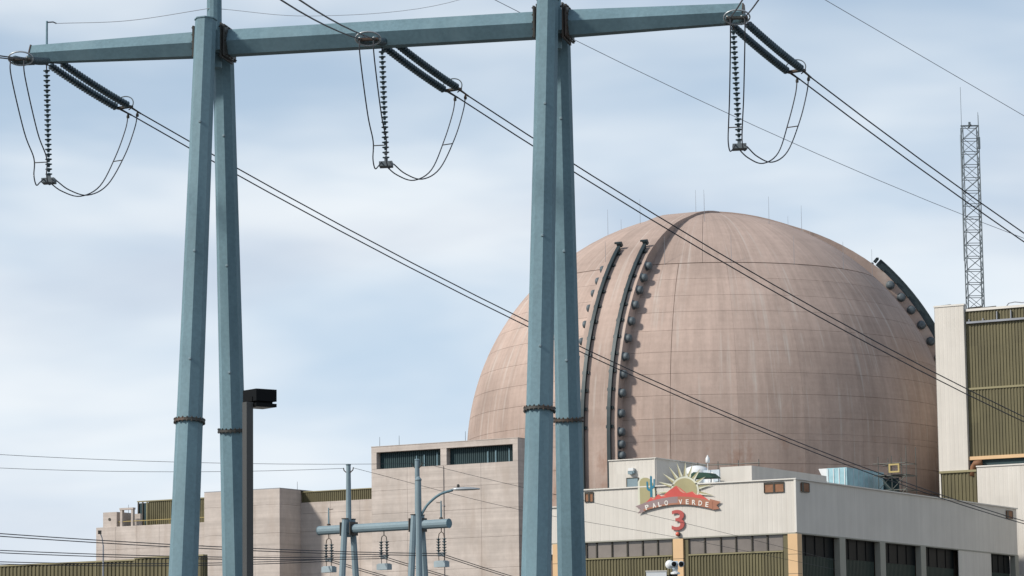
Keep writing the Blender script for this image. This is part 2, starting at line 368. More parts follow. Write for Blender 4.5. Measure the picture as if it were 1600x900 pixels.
# three raised ribs (tendon buttresses)
RIB = [-87.5, 32.5, 152.5]; HW = 2.1; TH = 1.05
cap_me = MB().lathe([(0.44,-0.1),(0.44,0.06),(0.33,0.07),(0.33,0.12),(0.37,0.14),(0.37,0.36),(0.33,0.46),(0.22,0.52),(0.08,0.54)], 14).mesh('anchor_cap', 'capm', True)
clamp_me = MB().box(-0.10, 0.10, -0.34, 0.34, -0.14, 0.14).mesh('clamp', 'rail')
for ri, az in enumerate(RIB):
    rad = Vector((math.cos(R_(az)), math.sin(R_(az)), 0)); tan = Vector((-rad.y, rad.x, 0)); Z = Vector((0,0,1))
    def rp(e, r, t): return DC+rad*(r*math.cos(R_(e)))+Z*(r*math.sin(R_(e)))+tan*t
    st = [(-99, None)]+[(e, e) for e in range(0, 89, 3)]+[(89, 89)]
    vs = []
    for q, e in st:
        th = TH if e is None or e < 45 else TH-(TH-0.12)*min(1, (e-45)/25)
        for r in (DR-0.6, DR+th):
            for t in (-HW, HW):
                if e is None: vs.append(Vector((DC.x, DC.y, 0))+rad*r+tan*t)
                else: vs.append(rp(e, r, t))
    fs = []
    for i in range(len(st)-1):
        a = 4*i; c = a+4
        fs += [(a+2, a+3, c+3, c+2), (a+1, a, c, c+1), (a, a+2, c+2, c), (a+3, a+1, c+1, c+3)]
    fs.append((4*len(st)-4, 4*len(st)-3, 4*len(st)-1, 4*len(st)-2))
    rib = MB().add(vs, fs).build('rib', 'dome', dome)
    if ri == 2: continue
    for t, kr in ((-1.25 if ri == 0 else -2.0, 1.0 if ri == 0 else 1.9), (1.42, 1.0)):                             # the two trolley rails
        mb = MB(); pts = [(-8.0, None)]+[(0, 0)]+[(e, e) for e in range(4, 49, 2)]
        vs = []
        for q, e in pts:
            for r, tt in ((DR+TH-0.02, t-0.10), (DR+TH+0.30*kr, t-0.10), (DR+TH+0.30*kr, t+0.10), (DR+TH-0.02, t+0.10)):
                vs.append(rp(e, r, tt) if e is not None else DC+rad*r+tan*tt+Z*q)
        fs = [(4*i+k, 4*i+(k+1) % 4, 4*i+4+(k+1) % 4, 4*i+4+k) for i in range(len(pts)-1) for k in range(4)]
        fs += [(3, 2, 1, 0), tuple(4*len(pts)-4+k for k in range(4))]
        rl = MB().add(vs, fs).build('rail', 'rail', dome)
        fl = MB(); vs = []
        for q, e in pts:                                # flange on top of the rail
            for r, tt in ((DR+TH+0.30*kr, t-0.17), (DR+TH+0.38*kr, t-0.17), (DR+TH+0.38*kr, t+0.17), (DR+TH+0.30*kr, t+0.17)):
                vs.append(rp(e, r, tt) if e is not None else DC+rad*r+tan*tt+Z*q)
        fl.add(vs, fs).build('flange', 'rail', rl)
        for e in range(2, 48, 4):
            c = rp(e, DR+TH+0.08, t); d = (c-DC-tan*t).normalized(); inst('clamp', clamp_me, rl, frame(c, d, tan, d.cross(tan)))
        c = rp(48.6, DR+TH+0.35, t); d = (c-DC-tan*t).normalized(); v = d.cross(tan)
        MB().obox(c, d, tan, v, 0.22, 0.24, 0.16).obox(c+d*0.2-tan*0.15, d, tan, v, 0.07, 0.30, 0.08).build('end_stop', 'rail', rl)
    els = [42.4, 38.6, 34.9, 30.7, 26.4, 22.1, 17.7, 13.6, 9.4, 4.9, 0.9]
    for sgn in (1, -1):
        for e in els: inst('anchor_cap', cap_me, dome, along(rp(e, DR+0.56, HW*sgn), tan*sgn))
        for z in (-0.75, -1.75): inst('anchor_cap', cap_me, dome, along(DC+rad*(DR+0.56)+tan*HW*sgn+Z*z, tan*sgn))
rod_me = MB().cone((0,0,-0.2), (0,0,2.6), 0.022, 0.012, 5).mesh('lightning_rod', 'wire_pale')
for i in range(17): inst('lightning_rod', rod_me, dome, Matrix.Translation(sp(-76+21.2*i, 44.5)))
for i in range(9): inst('lightning_rod', rod_me, dome, Matrix.Translation(sp(-63+40*i, 66)))
inst('lightning_rod', rod_me, dome, Matrix.Translation(sp(0, 90)))
inst('lightning_rod', rod_me, dome, Matrix.Translation(sp(200, 88)))

# ------------------------------------------------------------------ concrete buildings
def cpanel(parent, x0, x1, z0, z1, Y, t=0.14, g=0.006, axis='y', out=-1):
    """one cast concrete panel of a wall, proud of its core, with an open joint round it"""
    mb = MB(); c = 0.010
    a0, a1, b0, b1 = x0+g, x1-g, z0+g, z1-g
    rings = [(a0, a1, b0, b1, 0.0), (a0, a1, b0, b1, t-c), (a0+c, a1-c, b0+c, b1-c, t)]
    vs = []
    for p0, p1, q0, q1, d in rings:
        for u, w in ((p0,q0),(p1,q0),(p1,q1),(p0,q1)):
            vs.append((u, Y+out*d, w) if axis == 'y' else (Y+out*d, u, w))
    fs = [(4*r+k, 4*r+(k+1)%4, 4*r+4+(k+1)%4, 4*r+4+k) for r in range(2) for k in range(4)]+[(8,9,10,11)]
    if (axis == 'y') != (out < 0): fs = [f[::-1] for f in fs]
    return mb.add(vs, fs).build('concrete_panel', 'concrete', parent)
def grid(parent, xs, zs, Y, skip=lambda i, j: False, **kw):
    for i in range(len(xs)-1):
        for j in range(len(zs)-1):
            if not skip(i, j): cpanel(parent, xs[i], xs[i+1], zs[j], zs[j+1], Y, **kw)

# tall block with the two long louvres
fb = thing('fuel_building', 'tall pale concrete block with two long dark louvre openings, left of the dome', 'building', (-143.4, 240, 0))
X0, X1, Y1, ZT = -150.76, -136.03, 232.35, 25.42
B('core', 'cjoint', fb, X0+0.16, X1-0.16, Y1+1.2, Y1+4.6, 0, ZT-0.5)
B('front_core', 'cjoint', fb, X0+0.16, X1-0.16, Y1+0.141, Y1+1.2, 0, 23.45)
xs = [X0, -150.22, -146.9, -143.72, -143.10, -139.8, -136.54, X1]
zs = [0, 4, 8, 12, 14.6, 17.2, 19.6, 21.6, 23.48]
grid(fb, [X0, -147.1, -143.4, -139.7, X1], zs, Y1+0.14)
for a, b2 in ((X0, -150.22), (-143.72, -143.10), (-136.54, X1)): cpanel(fb, a, b2, 23.48, 24.93, Y1+0.14, t=0.14, g=0.002); B('pier', 'concrete', fb, a+0.02, b2-0.02, Y1+0.141, Y1+1.19, 23.46, 24.93)
cpanel(fb, X0, X1, 24.93, ZT, Y1+0.14, g=0.002); B('lintel', 'concrete', fb, X0+0.17, X1-0.17, Y1+0.142, Y1+1.19, 24.94, ZT-0.02)
grid(fb, [Y1+0.14, Y1+4.6], zs+[ZT], X1-0.14, axis='x', out=1)
grid(fb, [Y1+0.14, Y1+4.6], zs+[ZT], X0+0.14, axis='x', out=-1)
B('roof', 'roofing', fb, X0+0.2, X1-0.2, Y1+0.6, Y1+4.6, ZT-0.49, ZT-0.3)
for a, b2 in ((-150.22, -143.72), (-143.10, -136.54)):
    lv = MB().corrugated((a, Y1+0.62), (b2, Y1+0.62), 23.49, 24.92, 0.20, 0.06).build('louvre', 'louvre', fb)
    for q in (0.58, 0.70, 0.90): B('louvre_bar', 'steel', lv, a+(b2-a)*q-0.05, a+(b2-a)*q+0.05, Y1+0.5, Y1+0.555, 23.5, 24.2+0.5*q)
for x, z1 in ((-143.42, 23.4),):
    cd_ = MB().cone((x, Y1-0.06, 0), (x, Y1-0.06, z1), 0.035, 0.035, 6).build('conduit', 'concrete', fb)
    for z in range(14, int(z1), 3): B('conduit_bracket', 'wire_pale', cd_, x-0.08, x+0.08, Y1-0.10, Y1-0.001, z, z+0.06)
MB().box(X0-0.02, X1+0.02, Y1-0.03, Y1+0.5, ZT+0.001, ZT+0.05).box(X1-0.4, X1+0.02, Y1+0.502, Y1+4.6, ZT+0.001, ZT+0.05).build('coping', 'concrete', fb)
for x in (-150.2, -148.2, -141.5): MB().cone((x, Y1+0.5, ZT-0.3), (x, Y1+0.5, ZT+0.9), 0.025, 0.015, 5).build('lightning_rod', 'wire', fb)
for k, x in enumerate((-135.75, -132.6)):
    fl = thing('floodlight', ('small white floodlight on a post at the corner of the tall concrete block' if k == 0 else 'small white floodlight on a bracket between the legs of the right mast'), 'floodlight', (x, Y1+1.5, ZT-0.4))
    base = Vector((x, Y1+1.5, ZT-0.5 if k == 0 else 0))
    MB().cone(base, (x, Y1+1.5, 26.6), 0.05, 0.05, 6).build('post', 'wire_pale', fl)
    MB().lathe([(0.10,0),(0.22,0.05),(0.24,0.4),(0.16,0.52),(0.05,0.55)], 12, (x, Y1+1.5, 26.45)).build('lamp_head', 'unit', fl, True)

# square tower and low wing to the left
wg = thing('auxiliary_building', 'low pale concrete wing with a square tower and olive upper strip, left behind the masts', 'building', (-166, 240, 0))
YT = 232.0; TX0, TX1, TZ = -168.31, -160.15, 22.28
B('core', 'cjoint', wg, TX0+0.16, TX1-0.16, YT+0.16, YT+12, 0, TZ-0.2)
zs2 = [0, 5, 9, 12, 14.2, 16.4, 18.4, 20.9, TZ]
grid(wg, [TX0, -165.5, -162.8, TX1], zs2, YT+0.14, skip=lambda i, j: j == 7)
cpanel(wg, TX0, TX1, 20.9, TZ, YT+0.14, g=0.004)
grid(wg, [YT+0.14, 235.3], zs2, TX1-0.14, axis='x', out=1)
B('tower_coping', 'wire_pale', wg, TX0, TX1, YT, YT+12, TZ-0.01, TZ+0.06)
YW = 235.3                                              # recessed wall between tower and tall block
B('core', 'cjoint', wg, TX1-0.3, -150.9, YW+0.16, YW+10, 0, 21.0)
grid(wg, [TX1-0.14, -157.0, -153.9, -150.78], [0, 5, 9, 12, 14.2, 16.4, 18.6, 20.2, 21.18], YW+0.14)
MB().corrugated((TX1-0.1, YW+0.30), (-150.8, YW+0.30), 21.18, 22.1, 0.21, 0.06).build('olive_cladding', 'olive', wg)
B('trim', 'olive_trim', wg, TX1-0.1, -150.8, YW+0.18, YW+0.5, 22.1, 22.18)
LX = -180.63; LZ = 19.68                                # low wing
B('core', 'cjoint', wg, LX+0.16, TX0, YT+0.46, YT+16, 0, LZ-0.15)
grid(wg, [LX, -178.4, -176.0, -173.5, -171.0, TX0-0.01], [0, 6, 11, 13.5, 15.6, 17.6, LZ], YT+0.44)
grid(wg, [YT+0.44, 240, 248], [0, 6, 11, 15.6, LZ], LX+0.14, axis='x', out=-1)
B('roof', 'roofing', wg, LX+0.2, TX0, YT+0.5, YT+16, LZ-0.14, LZ-0.02)
PY = 236.0                                              # olive penthouse on the wing
MB().corrugated((-177.5, PY), (-168.4, PY), LZ-0.02, 22.1, 0.22, 0.06).build('olive_cladding', 'olive', wg)
B('penthouse_core', 'olive', wg, -178.6, -168.4, PY+0.1, PY+9, LZ-0.02, 22.0)
B('trim', 'olive_trim', wg, -178.7, -168.35, PY-0.14, PY+0.12, 22.1, 22.2)
pl = B('louvre', 'louvre', wg, -178.55, -177.62, PY+0.0, PY+0.09, LZ, 21.95)
for q in (-178.6, -178.1, -177.6): B('louvre_bar', 'olive_trim' if q > -178 else 'frame', pl, q-0.06, q+0.06, PY-0.1, PY-0.005, LZ, 22.08)
bx = B('roof_box', 'concrete', wg, -180.15, -178.6, YT+0.7, YT+3, LZ-0.02, 21.05)
MB().lathe([(0.02,0),(0.14,0.0),(0.14,0.05),(0.02,0.05)], 12, (-179.4, YT+0.66, 20.4), (0,1,0)).build('round_vent', 'frame', bx)
fr = B('frame_post', 'concrete', wg, -178.30, -178.05, YT+0.8, YT+1.1, LZ-0.02, 21.2); B('frame_post', 'concrete', wg, -177.05, -176.85, YT+0.8, YT+1.1, LZ-0.02, 21.2)
B('frame_beam', 'concrete', wg, -178.34, -176.8, YT+0.76, YT+1.14, 21.201, 21.38)
B('frame_panel', 'concrete', wg, -178.04, -177.06, YT+2.2, YT+2.5, LZ-0.02, 20.9)
rl = MB().tube([(-178.6, YT+0.9, 20.15), (-168.45, YT+0.9, 20.15)], 0.035, 6).build('guard_rail', 'yellow', wg)
for i in range(8): MB().cone((-178.5+i*1.43, YT+0.9, LZ-0.02), (-178.5+i*1.43, YT+0.9, 20.15), 0.02, 0.02, 5).build('rail_post', 'yellow', rl)
for x, z in ((-180, 21.05), (-167.3, TZ), (-161.2, TZ), (-174.6, 22.15)): MB().cone((x, PY+0.3, z-0.05), (x, PY+0.3, z+0.9), 0.022, 0.014, 5).build('lightning_rod', 'wire', wg)

# olive warehouse in front of the wing
ow = thing('corrugated_screen_wall', 'long olive corrugated metal wall along the bottom left edge', 'wall', (-150, 190, 0))
MB().corrugated((-172, 190), (-144.02, 190), 0, 13.82, 0.36, 0.08).build('cladding', 'olive', ow)
MB().corrugated((-143.98, 189.9), (-137.92, 189.9), 0, 13.94, 0.36, 0.08).build('cladding', 'olive', ow)
MB().corrugated((-137.9, 189.95), (-137.9, 190.5), 0, 13.94, 0.36, 0.08).build('cladding', 'olive', ow)
B('eaves_trim', 'olive_trim', ow, -172, -144.03, 189.86, 190.3, 13.82, 13.93)
B('eaves_trim', 'olive_trim', ow, -144.01, -137.75, 189.76, 190.3, 13.94, 14.05)
B('backing', 'olive', ow, -172, -138.05, 190.15, 190.5, 0, 13.7)
for x in (-147.6, -144.0): MB().cone((x, 189.8, 0), (x, 189.8, 13.8), 0.05, 0.05, 6).build('downpipe', 'olive_trim', ow)

# ------------------------------------------------------------------ cream building with the emblem
wb = thing('cream_clad_building', 'cream metal clad building with window strip and emblem, at the foot of the dome', 'building', (-113, 230, 0))
Y0, XC, ZB, ZP = 217.45, -103.22, 15.49, 19.46; YE = 262.1
B('upper_core', 'core', wb, -121.4, XC-0.25, Y0+0.3, YE-0.2, ZB+0.02, 18.9)
MB().corrugated((-121.6, Y0+0.10), (XC, Y0+0.10), ZB, ZP, 0.40, 0.008, 0.80, 0.16).build('front_cladding', 'white', wb)
MB().corrugated((XC-0.10, Y0), (XC-0.10, YE), ZB, ZP, 0.40, 0.008, 0.80, 0.16).build('side_cladding', 'white', wb)
B('corner_trim', 'trim', wb, XC-0.14, XC+0.015, Y0-0.015, Y0+0.14, ZB, ZP)
B('coping', 'trim', wb, -121.62, XC+0.05, Y0-0.05, Y0+0.30, ZP, ZP+0.09); B('coping', 'trim', wb, XC-0.30, XC+0.05, Y0+0.302, YE, ZP, ZP+0.09)
B('parapet_back', 'trim', wb, -121.6, XC-0.2, Y0+0.17, Y0+0.28, 18.9, ZP-0.005); B('parapet_back', 'trim', wb, XC-0.28, XC-0.17, Y0+0.29, YE, 18.9, ZP-0.005)
B('soffit', 'post', wb, -126, XC-0.05, Y0+0.08, YE, ZB-0.10, ZB-0.003)
B('roof', 'roofing', wb, -121.5, XC-0.3, Y0+0.3, YE, 18.9, 18.96)
B('low_core', 'core', wb, -126, -121.63, Y0+0.3, YE-4, ZB+0.02, 17.9)
MB().corrugated((-126, Y0+0.12), (-121.62, Y0+0.12), 14.6, 18.25, 0.40, 0.008, 0.80, 0.16).build('low_cladding', 'white', wb)
B('coping', 'trim', wb, -126, -121.63, Y0-0.03, Y0+0.30, 18.25, 18.33)
MB().corrugated((-126, Y0+4.0), (-121.6, Y0+4.0), 17.9, 19.9, 0.3, 0.06).build('roof_screen', 'post', wb)
# small brown vents
def vent(x0, x1, z0, z1, split):
    f = B('vent', 'vent', wb, x0, x1, Y0+0.055, Y0+0.099, z0, z1); t = 0.05
    MB().box(x0-t, x1+t, Y0-0.0, Y0+0.0545, z1, z1+t).box(x0-t, x1+t, Y0, Y0+0.0545, z0-t, z0).box(x0-t, x0, Y0, Y0+0.0545, z0, z1).box(x1, x1+t, Y0, Y0+0.0545, z0, z1).build('vent_frame', 'frame', f)
    if split: B('vent_bar', 'frame', f, (x0+x1)/2-0.07, (x0+x1)/2+0.07, Y0+0.01, Y0+0.054, z0, z1)
    B('vent_slot', 'frame', f, x0, x1, Y0+0.02, Y0+0.0545, z1-0.1, z1)
for a, b2 in ((-121.31, -120.64), (-105.83, -104.25)):
    f0 = 18.58; f1 = 19.28
    vent(a, b2, f0, f1, True)
for y0, y1, z0, z1 in ((218.46, 219.75, 18.62, 19.25), (259.59, 260.89, 18.58, 19.2)):
    f = B('vent', 'vent', wb, XC-0.062, XC+0.005, y0, y1, z0, z1)
    MB().box(XC+0.006, XC+0.03, y0-0.05, y1+0.05, z1, z1+0.05).box(XC+0.006, XC+0.03, y0-0.05, y1+0.05, z0-0.05, z0).box(XC+0.006, XC+0.03, y1, y1+0.12, z0, z1).box(XC+0.006, XC+0.03, y0, y0+0.4, z0, z1).build('vent_frame', 'frame', f)
# window strip and olive wall between the orange columns
mulls = [-123.6, -122.5, -121.4, -120.51, -119.15, -117.8, -116.47, -115.15, -113.85]
mulls2 = [-112.45, -111.1, -109.74, -108.45, -107.1, -105.81, -104.46]
for ms in (mulls, mulls2):
    for a, b2 in zip(ms[:-1], ms[1:]):
        B('window_pane', 'pane', wb, a+0.05, b2-0.05, Y0+0.34+random.uniform(-.004, .004), Y0+0.38, 14.2, ZB-0.12)
    for a in ms: B('mullion', 'frame', wb, a-0.05, a+0.05, Y0+0.24, Y0+0.40, 14.18, ZB-0.11)
    B('sill', 'olive_trim', wb, ms[0], ms[-1], Y0+0.16, Y0+0.45, 14.08, 14.178)
    MB().corrugated((ms[0], Y0+0.30), (ms[-1], Y0+0.30), 0, 14.078, 0.26, 0.07).build('olive_cladding', 'olive', wb)
for a, b2 in ((-112.82, -112.47), (-104.44, -104.0), (-113.83, -113.70)): B('window_jamb', 'olive', wb, a, b2, Y0+0.2, Y0+0.45, 0, ZB-0.102)
for a, b2 in ((-113.69, -112.83), (-103.99, -103.20), (-124.3, -123.7)):
    c = B('column', 'orange', wb, a, b2, Y0+0.02, Y0+0.8, 0, ZB-0.102)
    for z in (13.85, 12.4): B('column_joint', 'frame', c, a-0.002, b2+0.002, Y0+0.016, Y0+0.7, z, z+0.03)
B('lower_core', 'core', wb, -126, XC-0.8, Y0+0.6, YE-0.3, 0, ZB-0.11)
# deep bays on the shaded side
bays = [(218.40, 225.12), (226.21, 232.72), (233.77, 240.78), (241.83, 248.83), (255.95, 261.28)]
edges = [Y0+0.81]+[v for b_ in bays for v in b_]+[YE]
for i in range(0, len(edges), 2):
    a, b2 = edges[i], edges[i+1]
    if i == 8: MB().corrugated((XC-0.10, a), (XC-0.10, b2), 0, ZB-0.101, 0.40, 0.008, 0.80, 0.16).build('side_cladding', 'white', wb); continue
    B('post', 'post', wb, XC-0.5, XC-0.03, a+0.01, b2-0.01, 0, ZB-0.102)
for a, b2 in bays:
    gl = B('bay_window', 'dark_glass', wb, XC-0.60, XC-0.56, a, b2, 13.85, ZB-0.103)
    for q in range(1, 4): B('glazing_bar', 'black', gl, XC-0.555, XC-0.51, a+(b2-a)*q/4-0.04, a+(b2-a)*q/4+0.04, 13.86, ZB-0.11)
    MB().corrugated((XC-0.62, a), (XC-0.62, b2), 0, 13.845, 0.26, 0.06).build('green_cladding', 'green', wb)
# penthouse
PHX0, PHX1, PHY, PHZ = -121.9, -117.66, 222.4, 22.1
B('penthouse_core', 'core', wb, PHX0+0.1, PHX1-0.15, PHY+0.15, 231, 18.9, PHZ-0.1)
ph = MB().corrugated((PHX0, PHY+0.08), (PHX1, PHY+0.08), 18.9, PHZ, 0.40, 0.008, 0.80, 0.16).build('penthouse', 'white', wb)
MB().corrugated((PHX1-0.08, PHY), (PHX1-0.08, 231.2), 18.9, PHZ, 0.40, 0.008, 0.80, 0.16).build('penthouse_side', 'white', ph)
MB().box(PHX0-0.03, PHX1+0.03, PHY-0.03, PHY+0.2, PHZ, PHZ+0.07).box(PHX1-0.2, PHX1+0.03, PHY+0.2, 231.2, PHZ, PHZ+0.07).build('penthouse_coping', 'trim', ph)
hw = B('penthouse_hatch', 'steel2', ph, -120.25, -119.28, PHY+0.0, PHY+0.045, 19.95, 20.62)
MB().box(-120.3, -119.23, PHY-0.03, PHY+0.04, 20.62, 20.68).box(-120.3, -120.25, PHY-0.03, PHY+0.04, 19.9, 20.62).box(-119.28, -119.23, PHY-0.03, PHY+0.04, 19.9, 20.62).build('hatch_frame', 'frame', hw)
lt = MB().box(-120.05, -119.5, PHY-0.22, PHY+0.04, 20.98, 21.2).box(-119.95, -119.6, PHY-0.3, PHY-0.22, 20.92, 21.1).build('wall_light', 'steel2', ph)
MB().box(-120.0, -119.55, PHY-0.25, PHY+0.03, 21.2, 21.42).build('light_hood', 'unit', lt)
# second roof storey whose shaded side shows above the parapet
B('roof_storey', 'white', wb, -111.3, -108.6, 221.0, 234.6, 18.97, 20.98)

# roof plant on the cream building
t = thing('rooftop_tank', 'white rounded tank on the roof behind the sunburst emblem', 'tank', (-115.9, 226, 18.96))
MB().lathe([(0.95,0),(0.98,1.9),(0.98,2.25),(0.8,2.52),(0.4,2.66),(0.05,2.7)], 20, (-115.9, 226, 18.96)).build('vessel', 'unit', t, True)
MB().lathe([(1.02,0),(1.02,0.08)], 20, (-115.9, 226, 20.9)).build('band', 'ring', t)
t = thing('rooftop_cabinet', 'pale blue equipment cabinet on the roof right of the sunburst emblem', 'cabinet', (-114.3, 226, 18.96))
B('casing', 'pale_blue', t, -115.0, -113.6, 225.4, 226.8, 18.96, 21.2)
B('grille', 'louvre', t, -113.95, -113.65, 225.36, 225.398, 19.4, 20.25); B('door', 'unit', t, -114.85, -114.1, 225.37, 225.398, 19.2, 21.0)
t = thing('antenna_post', 'thin white antenna post standing on the roof above the emblem', 'antenna', (-114.4, 225.2, 18.96))
MB().cone((-114.5, 225.2, 18.96), (-114.5, 225.2, 22.1), 0.035, 0.03, 6).build('mast', 'unit', t)
MB().lathe([(0.12,0),(0.17,0.05),(0.17,0.36),(0.10,0.45),(0.03,0.62)], 10, (-114.5, 225.2, 21.75)).build('antenna_head', 'unit', t, True)
t = thing('roof_railing', 'dark pipe railing along the roof right of the emblem', 'railing', (-113, 226, 18.96))
for z in (21.75, 21.25, 20.6): MB().tube([(-116.4, 227.2, z), (-110.9, 227.2, z-0.05)], 0.035, 5).build('rail', 'scaf', t)
for x in (-116.4, -114.6, -112.8, -111.0): MB().cone((x, 227.2, 18.96), (x, 227.2, 22.0), 0.035, 0.035, 5).build('rail_post', 'scaf', t)
t = thing('canvas_canopy', 'low dark green canvas canopy on the roof below the railing', 'canopy', (-112, 219.7, 18.96))
MB().extrude([(-113.3, 20.1), (-112.6, 20.55), (-111.4, 20.45), (-110.9, 20.05)], 219.0, 220.4).build('canvas', 'tarp_green', t)
for x in (-113.1, -111.1):
    for y in (219.1, 220.3): MB().cone((x, y, 18.96), (x, y, 20.12), 0.03, 0.03, 5).build('leg', 'scaf', t)
t = thing('tarped_enclosure', 'pale blue sheeted enclosure on the roof in front of the dome', 'enclosure', (-108.8, 239.5, 18.96))
B('sheeting', 'tarp', t, -110.5, -108.72, 238.8, 246.2, 18.98, 21.95)
B('side_sheeting', 'tarp', t, -108.715, -108.69, 239.0, 246.0, 18.98, 21.9)
MB().extrude([(-111.3, 21.95), (-110.51, 21.95), (-110.51, 20.9), (-110.8, 20.9)], 238.9, 239.6).build('flap', 'unit', t)
for x in (-110.4, -109.9, -109.4, -108.9): B('batten', 'unit', t, x-0.03, x+0.03, 238.75, 238.795, 18.98, 21.9)
for i in range(1, 7): B('batten', 'pale_blue', t, -108.688, -108.665, 239+i, 239.06+i, 18.98, 21.9)
t = thing('roof_scaffold', 'tube scaffold with yellow frame on the roof beside the blue enclosure', 'scaffold', (-106, 243, 18.96))
sx = [-107.6, -106.4, -105.1]; sy = [242.6, 244.6]
for x in sx:
    for y in sy: MB().cone((x, y, 18.96), (x, y, 23.0 if x < -105.5 else 23.8), 0.035, 0.035, 6).build('standard', 'scaf', t)
for z in (20.2, 21.4, 22.4):
    for y in sy: MB().tube([(-108.1, y, z), (-105.1, y, z)], 0.03, 5).build('ledger', 'scaf', t)
    for x in sx: MB().tube([(x, 242.4, z), (x, 244.8, z)], 0.03, 5).build('transom', 'scaf', t)
for (xa, xb) in ((0, 1), (1, 2)):
    for z in (19.1, 20.2): MB().tube([(sx[xa], 242.55, z), (sx[xb], 242.55, z+1.2)], 0.025, 5).build('brace', 'scaf', t); MB().tube([(sx[xb], 242.53, z), (sx[xa], 242.53, z+1.2)], 0.025, 5).build('brace', 'scaf', t)
B('deck', 'frame', t, -108.0, -105.2, 242.7, 244.5, 21.42, 21.48); B('screen', 'louvre', t, -107.9, -106.5, 244.2, 244.3, 19.2, 21.3)
c = (-106.6, 242.4, 22.3)
MB().box(-106.55, -105.6, 242.3, 242.4, 22.20, 22.33).box(-106.55, -105.6, 242.3, 242.4, 21.6, 21.73).box(-106.55, -106.42, 242.3, 242.4, 21.731, 22.199).box(-105.73, -105.6, 242.3, 242.4, 21.731, 22.199).build('gate_frame', 'yellow', t)

# ------------------------------------------------------------------ emblem and number on the cream building
EY = Y0-0.02
def sg(zx, zy):
    """emblem drawing units to metres on the facade"""
    x = 960+zx/4.5; y = 700+zy/4.5
    return (-113.17+0.0553*(x-1059.5), 17.58-0.049*((y-797)+0.053*(x-1060)))
em = thing('emblem_sign', 'sunburst, red mountain and cactus emblem reading PALO VERDE on the cream wall', 'sign', (-113.2, EY, 17.5))
def plate(name, pts, d0, d1, m, par=em):
    return MB().extrude([sg(*p) for p in pts], EY-d1*0.4, EY-d0*0.4).build(name, m, par)
plate('cactus_panel', [(182,405),(180,240),(190,220),(210,209),(235,209),(258,222),(275,250),(290,300),(290,350),(240,400)], 0.02, 0.06, 'khaki')
plate('panel_edge', [(168,408),(168,238),(182,214),(208,200),(212,206),(190,220),(180,240),(182,405)], 0.02, 0.055, 'ray')
cx = plate('cactus', [(255,348),(255,305),(240,300),(231,288),(229,240),(234,234),(240,240),(243,280),(255,288),(256,202),(262,194),(270,202),(270,268),(279,262),(280,222),(285,216),(290,222),(289,268),(284,280),(271,288),(271,348)], 0.065, 0.12, 'teal')
plate('cactus_highlight', [(272,348),(272,290),(286,282),(290,345)], 0.062, 0.075, 'ray')
cen = (500, 298)
tips = [(290,318),(312,238),(345,178),(388,128),(446,102),(506,96),(556,116),(610,148),(645,202),(690,258),(700,335)]
for tx, ty in tips:
    dx, dy = tx-cen[0], ty-cen[1]; ln = math.hypot(dx, dy); dx /= ln; dy /= ln; px, py = -dy, dx
    b1 = (cen[0]+dx*100+px*13, cen[1]+dy*100+py*13); b2 = (cen[0]+dx*100-px*13, cen[1]+dy*100-py*13)
    ry = plate('sun_ray', [b1, (tx, ty), b2], 0.03, 0.07, 'ray')
    m0 = (cen[0]+dx*100, cen[1]+dy*100)
    plate('ray_shade', [m0, (tx, ty), b2], 0.072, 0.085, 'khaki', ry)
plate('sun_rim', [(cen[0]+98*math.cos(a*math.pi/20), cen[1]-98*math.sin(a*math.pi/20)) for a in range(-3, 24)], 0.02, 0.075, 'ray')
plate('sun_disc', [(cen[0]+85*math.cos(a*math.pi/20), cen[1]-85*math.sin(a*math.pi/20)) for a in range(-3, 24)], 0.076, 0.10, 'khaki')
plate('mountains', [(205,400),(245,365),(262,346),(284,354),(312,326),(338,343),(392,298),(440,266),(470,285),(512,318),(552,306),(588,330),(607,326),(645,352),(690,385),(600,372),(450,362),(300,380)], 0.11, 0.16, 'red')
for tri in ([(444,270),(505,318),(488,316),(468,304)], [(335,342),(365,340),(348,330)], [(552,307),(590,332),(572,328)], [(262,348),(292,360),(275,362)]): plate('snow_slope', tri, 0.161, 0.17, 'pink')
def arc(u, off):                                         # u 0..1 along the ribbon
    x = 208+u*484; y = 404-52*math.sin(math.pi*(0.06+0.84*u))/1.0+ (u*-8)
    return (x, y+off)
top = [arc(i/20, -6) for i in range(21)]; bot = [arc(i/20, 46) for i in range(21)]
plate('ribbon', top[:11]+bot[:11][::-1], 0.165, 0.21, 'mauve'); plate('ribbon', top[10:]+bot[10:][::-1], 0.165, 0.21, 'rust')
plate('ribbon_edge', [arc(i/20, 38) for i in range(21)]+[arc(i/20, 50) for i in range(20, -1, -1)], 0.212, 0.225, 'rust')
plate('ribbon_tail', [(150,412),(212,388),(216,448),(164,464),(186,434)], 0.12, 0.164, 'mauve')
plate('ribbon_tail', [(672,358),(748,378),(718,402),(738,428),(688,434)], 0.12, 0.164, 'rust')
